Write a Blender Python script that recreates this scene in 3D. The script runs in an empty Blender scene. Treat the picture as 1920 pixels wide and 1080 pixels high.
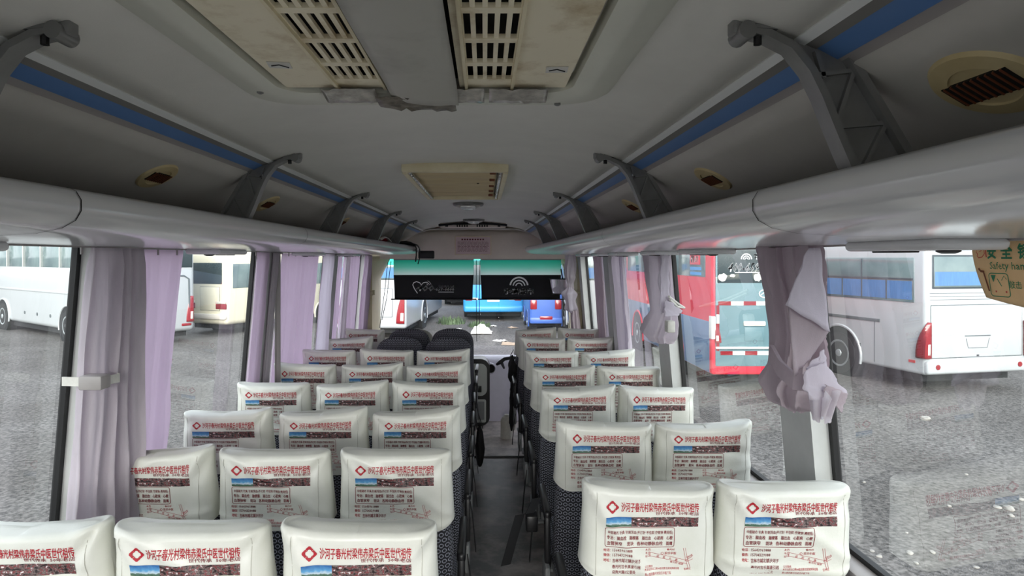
import bpy, bmesh, math, random
from mathutils import Vector, Matrix, noise
random.seed(7)
SC = bpy.context.scene
C = SC.collection
PI = math.pi

# ------------------------------------------------------------------ camera
CZ = 1.70                 # eye height above the aisle floor
F = 1200.0                # focal length in pixels of the 1920 px wide frame
XC = -0.12                # centre line of the bus
GZ = CZ - 2.55            # ground outside
cam = bpy.data.cameras.new('camera')
cam.sensor_width = 36.0
cam.lens = 36.0 * F / 1920.0
cam.shift_x = 52.0 / 1920.0
cam.shift_y = -56.0 / 1920.0
cam.clip_start = 0.02
cam.clip_end = 400
camo = bpy.data.objects.new('camera', cam)
camo.location = (0, 0, CZ)
camo.rotation_euler = (PI / 2, 0, 0)
C.objects.link(camo)
SC.camera = camo

# ------------------------------------------------------------------ sky, sun, exposure
w = bpy.data.worlds.new('overcast_sky')
SC.world = w
w.use_nodes = True
nt = w.node_tree
bg = nt.nodes['Background']
tc = nt.nodes.new('ShaderNodeTexCoord')
sep = nt.nodes.new('ShaderNodeSeparateXYZ')
ramp = nt.nodes.new('ShaderNodeValToRGB')
ramp.color_ramp.elements[0].position = 0.0
ramp.color_ramp.elements[0].color = (0.95, 0.97, 1.0, 1)
ramp.color_ramp.elements[1].position = 0.8
ramp.color_ramp.elements[1].color = (0.78, 0.86, 1.0, 1)
nt.links.new(tc.outputs['Generated'], sep.inputs[0])
nt.links.new(sep.outputs['Z'], ramp.inputs[0])
nt.links.new(ramp.outputs[0], bg.inputs[0])
bg.inputs[1].default_value = 1.15

sun = bpy.data.lights.new('hazy_sun', 'SUN')
sun.energy = 3.0
sun.angle = math.radians(40)
sun.color = (1.0, 0.97, 0.92)
suno = bpy.data.objects.new('hazy_sun', sun)
suno.rotation_euler = (math.radians(68), 0, math.radians(2))   # from behind the camera, low through the rear window
C.objects.link(suno)

SC.view_settings.view_transform = 'Standard'
SC.view_settings.look = 'None'
SC.view_settings.gamma = 1.0
SC.view_settings.use_curve_mapping = False
SC.view_settings.exposure = 1.12
SC.cycles.max_bounces = 12
SC.cycles.diffuse_bounces = 6
SC.cycles.transparent_max_bounces = 24
SC.cycles.use_denoising = True

# ------------------------------------------------------------------ helpers
def lin(c):
    c = c / 255.0
    return c / 12.92 if c <= 0.04045 else ((c + 0.055) / 1.055) ** 2.4

def S(r, g, b):
    return (lin(r), lin(g), lin(b), 1.0)

MATS = {}
def mat(name, col, rough=0.6, metal=0.0, var=0.0, vscale=8.0, col2=None, bump=0.0, bscale=60.0, coat=0.0, spec=0.5, lo=0.35, hi=0.65, emit=0.0, stretch=None):
    """procedural Principled material: base colour broken up by noise, optional bump"""
    if name in MATS: return MATS[name]
    m = bpy.data.materials.new(name)
    m.use_nodes = True
    n = m.node_tree.nodes; l = m.node_tree.links
    p = n['Principled BSDF']
    p.inputs['Base Color'].default_value = col
    p.inputs['Roughness'].default_value = rough
    p.inputs['Metallic'].default_value = metal
    p.inputs['Specular IOR Level'].default_value = spec
    if coat: 
        p.inputs['Coat Weight'].default_value = coat
        p.inputs['Coat Roughness'].default_value = 0.12
    t = n.new('ShaderNodeTexCoord'); vec = t.outputs['Object']
    if stretch:
        mp = n.new('ShaderNodeMapping'); mp.inputs['Scale'].default_value = stretch
        l.new(vec, mp.inputs[0]); vec = mp.outputs[0]
    if var or col2:
        nz = n.new('ShaderNodeTexNoise'); nz.inputs['Scale'].default_value = vscale; nz.inputs['Detail'].default_value = 6
        nz.inputs['Roughness'].default_value = 0.65
        l.new(vec, nz.inputs['Vector'])
        r = n.new('ShaderNodeValToRGB')
        c2 = col2 if col2 else tuple(max(0, c * (1 - var)) for c in col[:3]) + (1,)
        r.color_ramp.elements[0].position = lo; r.color_ramp.elements[0].color = c2
        r.color_ramp.elements[1].position = hi; r.color_ramp.elements[1].color = col
        l.new(nz.outputs['Fac'], r.inputs[0]); l.new(r.outputs[0], p.inputs['Base Color'])
    if bump:
        nb = n.new('ShaderNodeTexNoise'); nb.inputs['Scale'].default_value = bscale; nb.inputs['Detail'].default_value = 4
        l.new(vec, nb.inputs['Vector'])
        b = n.new('ShaderNodeBump'); b.inputs['Strength'].default_value = bump; b.inputs['Distance'].default_value = 0.01
        l.new(nb.outputs['Fac'], b.inputs['Height']); l.new(b.outputs[0], p.inputs['Normal'])
    if emit:
        p.inputs['Emission Color'].default_value = col; p.inputs['Emission Strength'].default_value = emit
    MATS[name] = m
    return m

def glass_mat(name, tint, dirt, refl=0.08, streak=(3, 3, 0.5)):
    m = bpy.data.materials.new(name); m.use_nodes = True
    n = m.node_tree.nodes; l = m.node_tree.links
    n.remove(n['Principled BSDF']); out = n['Material Output']
    tr = n.new('ShaderNodeBsdfTransparent'); tr.inputs[0].default_value = tint
    gl = n.new('ShaderNodeBsdfGlossy'); gl.inputs['Roughness'].default_value = 0.0
    # two-sided Schlick reflectance of a thin pane
    ge = n.new('ShaderNodeNewGeometry'); dp = n.new('ShaderNodeVectorMath'); dp.operation = 'DOT_PRODUCT'
    l.new(ge.outputs['Normal'], dp.inputs[0]); l.new(ge.outputs['Incoming'], dp.inputs[1])
    def mth(op, a, b=None):
        x = n.new('ShaderNodeMath'); x.operation = op
        for i, q in enumerate((a, b)):
            if q is None: continue
            if isinstance(q, (int, float)): x.inputs[i].default_value = q
            else: l.new(q, x.inputs[i])
        return x.outputs[0]
    f0 = refl
    fr_ = mth('ADD', mth('MULTIPLY', mth('POWER', mth('SUBTRACT', 1.0, mth('ABSOLUTE', dp.outputs['Value'])), 5.0), 1 - f0), f0)
    mx = n.new('ShaderNodeMixShader')
    l.new(fr_, mx.inputs[0]); l.new(tr.outputs[0], mx.inputs[1]); l.new(gl.outputs[0], mx.inputs[2])
    df = n.new('ShaderNodeBsdfDiffuse'); df.inputs[0].default_value = (0.8, 0.82, 0.8, 1)
    tl = n.new('ShaderNodeBsdfTranslucent'); tl.inputs[0].default_value = (0.8, 0.82, 0.8, 1)
    dt = n.new('ShaderNodeMixShader'); dt.inputs[0].default_value = 0.6
    l.new(df.outputs[0], dt.inputs[1]); l.new(tl.outputs[0], dt.inputs[2])
    t = n.new('ShaderNodeTexCoord'); mp = n.new('ShaderNodeMapping'); mp.inputs['Scale'].default_value = streak
    nz = n.new('ShaderNodeTexNoise'); nz.inputs['Scale'].default_value = 1.6; nz.inputs['Detail'].default_value = 5
    l.new(t.outputs['Object'], mp.inputs[0]); l.new(mp.outputs[0], nz.inputs['Vector'])
    mr = n.new('ShaderNodeMapRange')
    mr.inputs['From Min'].default_value = 0.35; mr.inputs['From Max'].default_value = 0.75
    mr.inputs['To Min'].default_value = dirt * 0.4; mr.inputs['To Max'].default_value = dirt * 1.6
    l.new(nz.outputs['Fac'], mr.inputs[0])
    m2 = n.new('ShaderNodeMixShader')
    l.new(mr.outputs[0], m2.inputs[0]); l.new(mx.outputs[0], m2.inputs[1]); l.new(dt.outputs[0], m2.inputs[2])
    l.new(m2.outputs[0], out.inputs[0])
    MATS[name] = m
    return m

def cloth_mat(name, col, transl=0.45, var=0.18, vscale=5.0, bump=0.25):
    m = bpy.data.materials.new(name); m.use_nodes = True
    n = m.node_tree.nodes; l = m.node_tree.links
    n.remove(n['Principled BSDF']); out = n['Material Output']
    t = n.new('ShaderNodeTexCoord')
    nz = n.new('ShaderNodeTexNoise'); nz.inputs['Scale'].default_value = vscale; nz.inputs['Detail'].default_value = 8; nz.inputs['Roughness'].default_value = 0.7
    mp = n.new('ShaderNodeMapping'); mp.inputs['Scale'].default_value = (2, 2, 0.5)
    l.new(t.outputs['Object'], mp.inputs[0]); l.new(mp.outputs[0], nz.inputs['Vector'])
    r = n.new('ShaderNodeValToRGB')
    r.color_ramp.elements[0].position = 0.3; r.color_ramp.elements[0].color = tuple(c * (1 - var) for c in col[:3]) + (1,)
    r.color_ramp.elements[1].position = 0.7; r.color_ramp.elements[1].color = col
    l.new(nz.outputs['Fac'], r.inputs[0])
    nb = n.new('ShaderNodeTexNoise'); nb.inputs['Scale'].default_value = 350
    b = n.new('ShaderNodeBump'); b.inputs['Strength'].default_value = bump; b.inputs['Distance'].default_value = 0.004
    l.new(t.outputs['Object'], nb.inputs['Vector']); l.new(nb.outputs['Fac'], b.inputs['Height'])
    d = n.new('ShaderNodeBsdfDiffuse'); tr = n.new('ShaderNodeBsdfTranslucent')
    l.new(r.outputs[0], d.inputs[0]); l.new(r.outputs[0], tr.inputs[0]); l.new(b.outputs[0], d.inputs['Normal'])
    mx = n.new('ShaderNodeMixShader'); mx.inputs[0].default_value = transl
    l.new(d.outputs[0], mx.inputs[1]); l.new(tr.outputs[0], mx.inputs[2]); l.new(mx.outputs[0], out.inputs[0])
    MATS[name] = m
    return m

class MB:
    """collects shapes; build() links them as ONE mesh object"""
    def __init__(s): s.v = []; s.f = []; s.mi = []; s.uv = None
    def add(s, vs, fs, mi=0, M=None):
        b = len(s.v)
        for p in vs:
            p = Vector(p)
            s.v.append(M @ p if M is not None else p)
        for f in fs:
            s.f.append([i + b for i in f]); s.mi.append(mi)
        return s
    def box(s, x0, x1, y0, y1, z0, z1, mi=0, M=None, r=0.0, seg=2):
        if r <= 0:
            vs = [(x, y, z) for x in (x0, x1) for y in (y0, y1) for z in (z0, z1)]
            fs = [(0, 1, 3, 2), (4, 6, 7, 5), (0, 4, 5, 1), (2, 3, 7, 6), (0, 2, 6, 4), (1, 5, 7, 3)]
            return s.add(vs, fs, mi, M)
        bm = bmesh.new()
        bmesh.ops.create_cube(bm, size=1.0)
        for v in bm.verts:
            v.co = Vector(((x0 + x1) / 2 + v.co.x * (x1 - x0), (y0 + y1) / 2 + v.co.y * (y1 - y0), (z0 + z1) / 2 + v.co.z * (z1 - z0)))
        bmesh.ops.bevel(bm, geom=bm.edges[:], offset=r, segments=seg, profile=0.5, affect='EDGES', clamp_overlap=True)
        bm.verts.index_update()
        s.add([v.co.copy() for v in bm.verts], [[v.index for v in f.verts] for f in bm.faces], mi, M)
        bm.free()
        return s
    def tube(s, pts, rad, seg=8, mi=0, M=None, cap=True, closed=False):
        pts = [Vector(p) for p in pts]
        n = len(pts); vs = []; fs = []
        up = None
        for i, p in enumerate(pts):
            if closed: t = pts[(i + 1) % n] - pts[i - 1]
            else: t = pts[min(i + 1, n - 1)] - pts[max(i - 1, 0)]
            t.normalize()
            if up is None:
                up = Vector((0, 0, 1)) if abs(t.z) < 0.9 else Vector((1, 0, 0))
            a = t.cross(up)
            if a.length < 1e-5: a = t.cross(Vector((0, 1, 0)))
            a.normalize(); b = a.cross(t).normalized(); up = b
            r = rad[i] if isinstance(rad, (list, tuple)) else rad
            for k in range(seg):
                an = 2 * PI * k / seg
                vs.append(p + a * (r * math.cos(an)) + b * (r * math.sin(an)))
        for i in range(n if closed else n - 1):
            for k in range(seg):
                j = (i + 1) % n
                fs.append((i * seg + k, i * seg + (k + 1) % seg, j * seg + (k + 1) % seg, j * seg + k))
        if cap and not closed:
            fs.append(list(range(seg))[::-1]); fs.append([(n - 1) * seg + k for k in range(seg)])
        return s.add(vs, fs, mi, M)
    def bar(s, pts, wdir, ww, th, mi=0):
        """ribbon-bar with rectangular section along pts; wdir = width direction"""
        pts = [Vector(p) for p in pts]; wd = Vector(wdir).normalized(); vs = []; fs = []; n = len(pts)
        for i, p in enumerate(pts):
            t = (pts[min(i + 1, n - 1)] - pts[max(i - 1, 0)]).normalized()
            nn = t.cross(wd).normalized()
            for a, b in ((-1, -1), (1, -1), (1, 1), (-1, 1)):
                vs.append(p + wd * (a * ww / 2) + nn * (b * th / 2))
        for i in range(n - 1):
            for k in range(4):
                fs.append((i * 4 + k, i * 4 + (k + 1) % 4, i * 4 + 4 + (k + 1) % 4, i * 4 + 4 + k))
        fs.append((3, 2, 1, 0)); fs.append([4 * (n - 1) + k for k in range(4)])
        return s.add(vs, fs, mi)
    def lathe(s, prof, seg=24, mi=0, M=None):
        vs = []; fs = []; n = len(prof)
        for r, z in prof:
            for k in range(seg):
                a = 2 * PI * k / seg
                vs.append((r * math.cos(a), r * math.sin(a), z))
        for i in range(n - 1):
            for k in range(seg):
                fs.append((i * seg + k, i * seg + (k + 1) % seg, (i + 1) * seg + (k + 1) % seg, (i + 1) * seg + k))
        fs.append(list(range(seg))[::-1]); fs.append([(n - 1) * seg + k for k in range(seg)])
        return s.add(vs, fs, mi, M)
    def prism(s, poly, fn, a0, a1, mi=0):
        """poly of 2D points; fn(p, a) gives the 3D point at depth a"""
        n = len(poly)
        vs = [fn(p, a0) for p in poly] + [fn(p, a1) for p in poly]
        fs = [list(range(n))[::-1], list(range(n, 2 * n))]
        for i in range(n): fs.append((i, (i + 1) % n, n + (i + 1) % n, n + i))
        return s.add(vs, fs, mi)
    def grid(s, fn, nu, nv, cu=False, mi=0, M=None):
        vs = [fn(i / (nu if cu else nu - 1), j / (nv - 1)) for j in range(nv) for i in range(nu)]
        fs = []
        for j in range(nv - 1):
            for i in range(nu if cu else nu - 1):
                k = (i + 1) % nu
                fs.append((j * nu + i, j * nu + k, (j + 1) * nu + k, (j + 1) * nu + i))
        return s.add(vs, fs, mi, M)
    def sweep(s, prof, ys, mi=0, close=False, cap=False):
        """prof(y) -> list of (x, z); swept along y"""
        vs = []; fs = []; n = None
        for y in ys:
            pr = prof(y) if callable(prof) else prof
            n = len(pr)
            vs += [(x, y, z) for x, z in pr]
        for j in range(len(ys) - 1):
            for i in range(n if close else n - 1):
                k = (i + 1) % n
                fs.append((j * n + i, j * n + k, (j + 1) * n + k, (j + 1) * n + i))
        if cap:
            fs.append(list(range(n))); fs.append([(len(ys) - 1) * n + i for i in range(n)][::-1])
        return s.add(vs, fs, mi)
    def build(s, name, mats, parent=None, smooth=True, angle=35, solid=0.0, fix=True, local=False, soffset=0.0):
        me = bpy.data.meshes.new(name)
        vs = s.v
        if parent is not None and not local:
            r = parent
            while r.parent is not None: r = r.parent
            if r.type == 'EMPTY' or r.get('_placed'):
                Mi = (Matrix.Translation(r.location) @ r.rotation_euler.to_matrix().to_4x4()).inverted()
                vs = [Mi @ v for v in vs]
        me.from_pydata([tuple(v) for v in vs], [], s.f)
        if not isinstance(mats, (list, tuple)): mats = [mats]
        for m in mats: me.materials.append(m)
        if len(mats) > 1: me.polygons.foreach_set('material_index', s.mi)
        if fix:
            bm = bmesh.new(); bm.from_mesh(me)
            bmesh.ops.recalc_face_normals(bm, faces=bm.faces[:])
            bm.to_mesh(me); bm.free()
        if smooth:
            me.shade_smooth(); me.set_sharp_from_angle(angle=math.radians(angle))
        me.update()
        o = bpy.data.objects.new(name, me)
        C.objects.link(o)
        if parent is not None: o.parent = parent
        if solid:
            md = o.modifiers.new('thickness', 'SOLIDIFY'); md.thickness = solid; md.offset = soffset
        return o

def tag(o, label, cat, group=None, kind=None):
    o['label'] = label; o['category'] = cat
    if group: o['group'] = group
    if kind: o['kind'] = kind
    return o

def thing(name, label, cat, loc=(0, 0, 0), rotz=0.0, group=None):
    o = bpy.data.objects.new(name, None)
    o.empty_display_size = 0.1
    C.objects.link(o); o.location = loc; o.rotation_euler = (0, 0, rotz)
    return tag(o, label, cat, group)

def struct(o, label, cat):
    return tag(o, label, cat, None, 'structure')

def copy_tree(o, parent=None):
    c = o.copy(); C.objects.link(c); c.parent = parent
    for ch in o.children: copy_tree(ch, c)
    return c

def W(px, py, d):
    """world point that lies at distance d ahead on the line of the photo's pixel"""
    return Vector(((px - 908) / F * d, d, CZ + (484 - py) / F * d))

_tc = {}
def text_flat(sx, bold=0.0):
    key = (sx, bold)
    if key in _tc: return _tc[key]
    c = bpy.data.curves.new('lettering', 'FONT'); c.body = sx; c.size = 1.0; c.resolution_u = 1
    o = bpy.data.objects.new('lettering', c); C.objects.link(o)
    dg = bpy.context.evaluated_depsgraph_get(); dg.update()
    m = bpy.data.meshes.new_from_object(o.evaluated_get(dg))
    vs = [(v.co.x, v.co.y) for v in m.vertices]; fs = [list(p.vertices) for p in m.polygons]
    bpy.data.objects.remove(o); bpy.data.curves.remove(c); bpy.data.meshes.remove(m)
    if bold > 0:                       # heavier strokes: the outline struck several times, slightly shifted
        v0, f0_, nv = list(vs), list(fs), len(vs)
        for k, (dx, dy) in enumerate(((bold, 0), (0, bold), (bold, bold))):
            vs = vs + [(x + dx, y + dy) for x, y in v0]; fs = fs + [[i + nv * (k + 1) for i in f] for f in f0_]
    x0 = min(v[0] for v in vs); x1 = max(v[0] for v in vs); y0 = min(v[1] for v in vs); y1 = max(v[1] for v in vs)
    vs = [((x - x0) / (x1 - x0), (y - y0) / (y1 - y0)) for x, y in vs]
    _tc[key] = (vs, fs)
    return _tc[key]

class Flat:
    """2D artwork: list of (verts, faces, material index)"""
    def __init__(s): s.it = []
    def text(s, t, x0, y0, x1, y1, mi=0, bold=0.0, rot=0.0, slant=0.0):
        vs, fs = text_flat(t, bold)
        cx, cy = (x0 + x1) / 2, (y0 + y1) / 2; ca, sa = math.cos(rot), math.sin(rot); out = []
        for a, b in vs:
            dx = (a - .5) * (x1 - x0) + slant * (b - .5) * (y1 - y0); dy = (b - .5) * (y1 - y0)
            out.append((cx + dx * ca - dy * sa, cy + dx * sa + dy * ca))
        s.it.append((out, fs, mi)); return s
    def poly(s, pts, mi=0): s.it.append((list(pts), [list(range(len(pts)))], mi)); return s
    maxseg = None
    def line(s, pts, wd, mi=0, closed=False):
        if s.maxseg:
            q = []
            for i in range(len(pts) if closed else len(pts) - 1):
                a, e_ = pts[i], pts[(i + 1) % len(pts)]
                k = max(1, int(math.hypot(e_[0] - a[0], e_[1] - a[1]) / s.maxseg))
                q += [(a[0] + (e_[0] - a[0]) * t_ / k, a[1] + (e_[1] - a[1]) * t_ / k) for t_ in range(k)]
            if not closed: q.append(pts[-1])
            pts = q
        n = len(pts); vs = []; fs = []
        for i, p in enumerate(pts):
            a = pts[i - 1] if (closed or i > 0) else p
            b = pts[(i + 1) % n] if (closed or i < n - 1) else p
            t = Vector((b[0] - a[0], b[1] - a[1]))
            if t.length < 1e-9: t = Vector((1, 0))
            t.normalize(); nn = (-t.y * wd / 2, t.x * wd / 2)
            vs += [(p[0] + nn[0], p[1] + nn[1]), (p[0] - nn[0], p[1] - nn[1])]
        for i in range(n if closed else n - 1):
            j = (i + 1) % n
            fs.append((2 * i, 2 * i + 1, 2 * j + 1, 2 * j))
        s.it.append((vs, fs, mi)); return s
    def to(s, mb, fn):
        for vs, fs, mi in s.it: mb.add([fn(a, b) for a, b in vs], fs, mi)
        return mb

def rrect(x0, y0, x1, y1, r, n=5):
    out = []
    for cx, cy, a0 in ((x1 - r, y1 - r, 0), (x0 + r, y1 - r, 90), (x0 + r, y0 + r, 180), (x1 - r, y0 + r, 270)):
        for k in range(n + 1):
            a = math.radians(a0 + 90 * k / n); out.append((cx + r * math.cos(a), cy + r * math.sin(a)))
    return out

# ------------------------------------------------------------------ materials
M_ceil = mat('ceiling_leatherette', S(236, 234, 226), 0.55, var=0.08, vscale=3, bump=0.04, bscale=300)
M_panel = mat('rack_back_panel', S(206, 202, 194), 0.6, var=0.1, vscale=3, bump=0.03, bscale=200)
M_wall = mat('grey_side_trim', S(198, 200, 198), 0.5, var=0.1, vscale=6)
M_front = mat('beige_header_panel', S(240, 230, 218), 0.55, var=0.08, vscale=4)
M_beige = mat('beige_pillar_trim', S(206, 196, 164), 0.5, var=0.1, vscale=6)
M_floor = mat('grey_vinyl_floor', S(88, 88, 88), 0.45, col2=S(150, 142, 138), vscale=3.5, lo=0.36, hi=0.56, bump=0.15, bscale=25)
M_floor2 = mat('worn_front_floor', S(232, 222, 216), 0.5, col2=S(176, 168, 164), vscale=9, bump=0.15, bscale=25)
M_black = mat('black_rubber', S(14, 14, 16), 0.55)
M_blackp = mat('black_plastic', S(22, 22, 24), 0.4)
M_blue = mat('blue_trim_strip', S(96, 138, 196), 0.4, var=0.12, vscale=2)
M_greytrim = mat('grey_trim_strip', S(172, 166, 164), 0.4, var=0.08)
M_white = mat('white_bead', S(240, 242, 240), 0.3)
M_groovet = mat('strip_groove', S(130, 128, 124), 0.6)
M_rack = mat('glossy_grey_rack_plastic', S(228, 228, 229), 0.16, var=0.06, vscale=2, spec=0.7, stretch=(1, .3, 1))
M_rackin = mat('rack_tray_carpet', S(60, 60, 60), 0.9)
M_alu = mat('cast_grey_bracket', S(140, 140, 138), 0.38, metal=0.2, var=0.15, vscale=20)
M_chrome = mat('bright_metal', S(205, 205, 205), 0.22, metal=0.9)
M_cream = mat('aged_cream_plastic', S(246, 236, 204), 0.5, col2=S(228, 214, 176), vscale=5, bump=0.05, bscale=80)
M_cream2 = mat('stained_cream_grille', S(246, 236, 208), 0.55, col2=S(204, 184, 144), vscale=9, lo=0.28, hi=0.5)
M_bezel = mat('greenish_white_bezel', S(226, 226, 212), 0.5, var=0.06, vscale=4)
M_cover_grey = mat('grey_sheet_cover', S(186, 184, 174), 0.5, col2=S(164, 162, 152), vscale=5, lo=.3, hi=.5)
M_dark = mat('dark_void', S(20, 17, 14), 0.9)
M_tape = mat('clear_tape', S(205, 200, 190), 0.18, var=0.5, vscale=25, spec=0.8)
M_tape2 = mat('torn_dark_tape', S(140, 132, 118), 0.4, col2=S(70, 60, 50), vscale=30)
M_wpaper = mat('white_paper', S(226, 224, 216), 0.7, var=0.15, vscale=30)
M_vent = mat('tan_vent_plastic', S(220, 202, 156), 0.5, col2=S(200, 180, 132), vscale=8)
M_hatch = mat('tan_hatch_blind', S(226, 206, 156), 0.6, col2=S(206, 182, 134), vscale=6, stretch=(.4, 4, 1))
M_pinkpaper = mat('pink_notice_paper', S(235, 214, 216), 0.7, var=0.05)
M_ink = mat('maroon_ink', S(120, 60, 70), 0.7)
M_leather = mat('cream_leatherette', S(228, 228, 220), 0.36, col2=S(219, 220, 209), vscale=6, bump=0.05, bscale=220)
M_seam = mat('seam_thread', S(186, 184, 174), 0.7)
M_red = mat('red_print', S(176, 30, 46), 0.6)
M_dred = mat('dark_red_print', S(130, 34, 44), 0.6)
M_dash = mat('mauve_grey_dash_plastic', S(222, 218, 232), 0.5, var=0.06, vscale=10)
M_dashl = mat('light_grey_console', S(186, 190, 184), 0.45)
M_belt = mat('black_webbing', S(16, 16, 18), 0.8)
M_greyp = mat('grey_seat_plastic', S(120, 122, 122), 0.5)
M_shellg = mat('grey_seat_shell', S(150, 150, 142), 0.5)
M_lav = cloth_mat('lavender_curtain', S(238, 225, 238), 0.62, 0.05)
M_mauve = cloth_mat('mauve_grey_curtain', S(236, 229, 235), 0.52, 0.10, 9)
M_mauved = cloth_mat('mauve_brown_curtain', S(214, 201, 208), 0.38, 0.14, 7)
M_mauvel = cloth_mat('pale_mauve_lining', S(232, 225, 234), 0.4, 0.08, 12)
M_litc = cloth_mat('lit_look_lavender_curtain', S(246, 240, 248), 0.68, 0.04)  # paler copy of the lavender cloth, brightness of a lit strip put into colour
M_shade = mat('black_sun_blind', S(26, 26, 32), 0.8)
M_silver = mat('silver_print', S(244, 245, 248), 0.5)
M_tan = cloth_mat('tan_kraft_notice', S(228, 206, 172), 0.42, 0.14, 5)
M_green = mat('green_print', S(36, 132, 96), 0.6)
M_hand = mat('red_icon_print', S(190, 66, 66), 0.6)
M_brown = mat('brown_icon_print', S(120, 66, 40), 0.6)
M_palegreen = mat('pale_green_icon', S(176, 186, 168), 0.7)
G_side = glass_mat('side_window_glass', (0.93, 0.97, 0.95, 1), 0.03, refl=0.19)
G_left = glass_mat('dusty_side_glass', (0.93, 0.97, 0.95, 1), 0.05, refl=0.10, streak=(6, 6, 0.25))
G_front = glass_mat('windscreen_glass', (0.97, 0.98, 0.98, 1), 0.02)

def fabric():
    m = bpy.data.materials.new('ring_pattern_seat_fabric'); m.use_nodes = True
    n = m.node_tree.nodes; l = m.node_tree.links; p = n['Principled BSDF']
    def mth(op, a, b=None):
        x = n.new('ShaderNodeMath'); x.operation = op
        for i, q in enumerate((a, b)):
            if q is None: continue
            if isinstance(q, (int, float)): x.inputs[i].default_value = q
            else: l.new(q, x.inputs[i])
        return x.outputs[0]
    t = n.new('ShaderNodeTexCoord'); s = n.new('ShaderNodeSeparateXYZ'); l.new(t.outputs['Object'], s.inputs[0])
    # wrap the pattern round the sides: x plus the depth behind the (leaning) back face, mirrored left and right
    dep = mth('MAXIMUM', mth('ADD', s.outputs[1], mth('ADD', mth('MULTIPLY', s.outputs[2], 0.158), -0.12)), 0.0)
    u = mth('DIVIDE', mth('ADD', s.outputs[0], mth('MULTIPLY', mth('SIGN', s.outputs[0]), dep)), 0.021); v = mth('DIVIDE', s.outputs[2], 0.019)
    row = mth('FLOOR', v); odd = mth('MULTIPLY', mth('MODULO', mth('ABSOLUTE', row), 2.0), 0.5)
    fu = mth('ABSOLUTE', mth('SUBTRACT', mth('FRACT', mth('ADD', u, odd)), 0.5))
    fv = mth('ABSOLUTE', mth('SUBTRACT', mth('FRACT', v), 0.5))
    d = mth('MAXIMUM', mth('MAXIMUM', fu, fv), mth('MULTIPLY', mth('ADD', fu, fv), 0.74))
    ring = mth('MULTIPLY', mth('GREATER_THAN', d, 0.25), mth('LESS_THAN', d, 0.41))
    gap = mth('GREATER_THAN', mth('ABSOLUTE', mth('SUBTRACT', fu, fv)), 0.03)
    nz = n.new('ShaderNodeTexNoise'); nz.inputs['Scale'].default_value = 400; l.new(t.outputs['Object'], nz.inputs['Vector'])
    fac = mth('MULTIPLY', mth('MULTIPLY', ring, gap), mth('ADD', 0.55, mth('MULTIPLY', nz.outputs['Fac'], 0.7)))
    mx = n.new('ShaderNodeMix'); mx.data_type = 'RGBA'
    mx.inputs[6].default_value = S(24, 24, 30); mx.inputs[7].default_value = S(142, 144, 156)
    l.new(fac, mx.inputs[0]); l.new(mx.outputs[2], p.inputs['Base Color'])
    p.inputs['Roughness'].default_value = 0.9
    MATS['fabric'] = m
    return m
M_fab = fabric()

def strip_mat():
    """printed photo strip: two blue-sky pictures, then four busy dark-red and grey ones (uses the strip's UV)"""
    m = bpy.data.materials.new('printed_photo_strip'); m.use_nodes = True
    n = m.node_tree.nodes; l = m.node_tree.links; p = n['Principled BSDF']; p.inputs['Roughness'].default_value = 0.55
    uv = n.new('ShaderNodeTexCoord'); sp = n.new('ShaderNodeSeparateXYZ'); l.new(uv.outputs['UV'], sp.inputs[0])
    sky = n.new('ShaderNodeValToRGB'); e = sky.color_ramp.elements
    e[0].position = 0.0; e[0].color = S(60, 90, 60); e[1].position = 1.0; e[1].color = S(34, 92, 158)
    for pos, c in ((0.22, S(90, 120, 110)), (0.3, S(200, 214, 222)), (0.5, S(96, 160, 206))):
        x = e.new(pos); x.color = c
    nz = n.new('ShaderNodeTexNoise'); nz.inputs['Scale'].default_value = 22; nz.inputs['Detail'].default_value = 3
    mp = n.new('ShaderNodeMapping'); mp.inputs['Scale'].default_value = (1.0, .12, 1); l.new(uv.outputs['UV'], mp.inputs[0]); l.new(mp.outputs[0], nz.inputs['Vector'])
    ad = n.new('ShaderNodeMath'); ad.operation = 'MULTIPLY_ADD'; ad.inputs[1].default_value = 0.5; l.new(nz.outputs['Fac'], ad.inputs[0])
    sb = n.new('ShaderNodeMath'); sb.operation = 'SUBTRACT'; sb.inputs[1].default_value = 0.25; l.new(sp.outputs[1], sb.inputs[0]); l.new(sb.outputs[0], ad.inputs[2])
    l.new(ad.outputs[0], sky.inputs[0])
    busy = n.new('ShaderNodeValToRGB'); e = busy.color_ramp.elements
    e[0].position = 0.36; e[0].color = S(20, 16, 18); e[1].position = 0.66; e[1].color = S(232, 220, 220)
    for pos, c in ((0.43, S(66, 36, 40)), (0.49, S(128, 116, 112)), (0.53, S(40, 36, 38)), (0.56, S(150, 50, 56)), (0.6, S(84, 76, 76))):
        x = e.new(pos); x.color = c
    n2 = n.new('ShaderNodeTexNoise'); n2.inputs['Scale'].default_value = 17; n2.inputs['Detail'].default_value = 5
    mp2 = n.new('ShaderNodeMapping'); mp2.inputs['Scale'].default_value = (1.4, .25, 1); l.new(uv.outputs['UV'], mp2.inputs[0]); l.new(mp2.outputs[0], n2.inputs['Vector'])
    l.new(n2.outputs['Fac'], busy.inputs[0])
    gt = n.new('ShaderNodeMath'); gt.operation = 'GREATER_THAN'; gt.inputs[1].default_value = 0.275; l.new(sp.outputs[0], gt.inputs[0])
    mx = n.new('ShaderNodeMix'); mx.data_type = 'RGBA'; l.new(gt.outputs[0], mx.inputs[0]); l.new(sky.outputs[0], mx.inputs[6]); l.new(busy.outputs[0], mx.inputs[7])
    l.new(mx.outputs[2], p.inputs['Base Color'])
    return m
M_strip = strip_mat()

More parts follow.
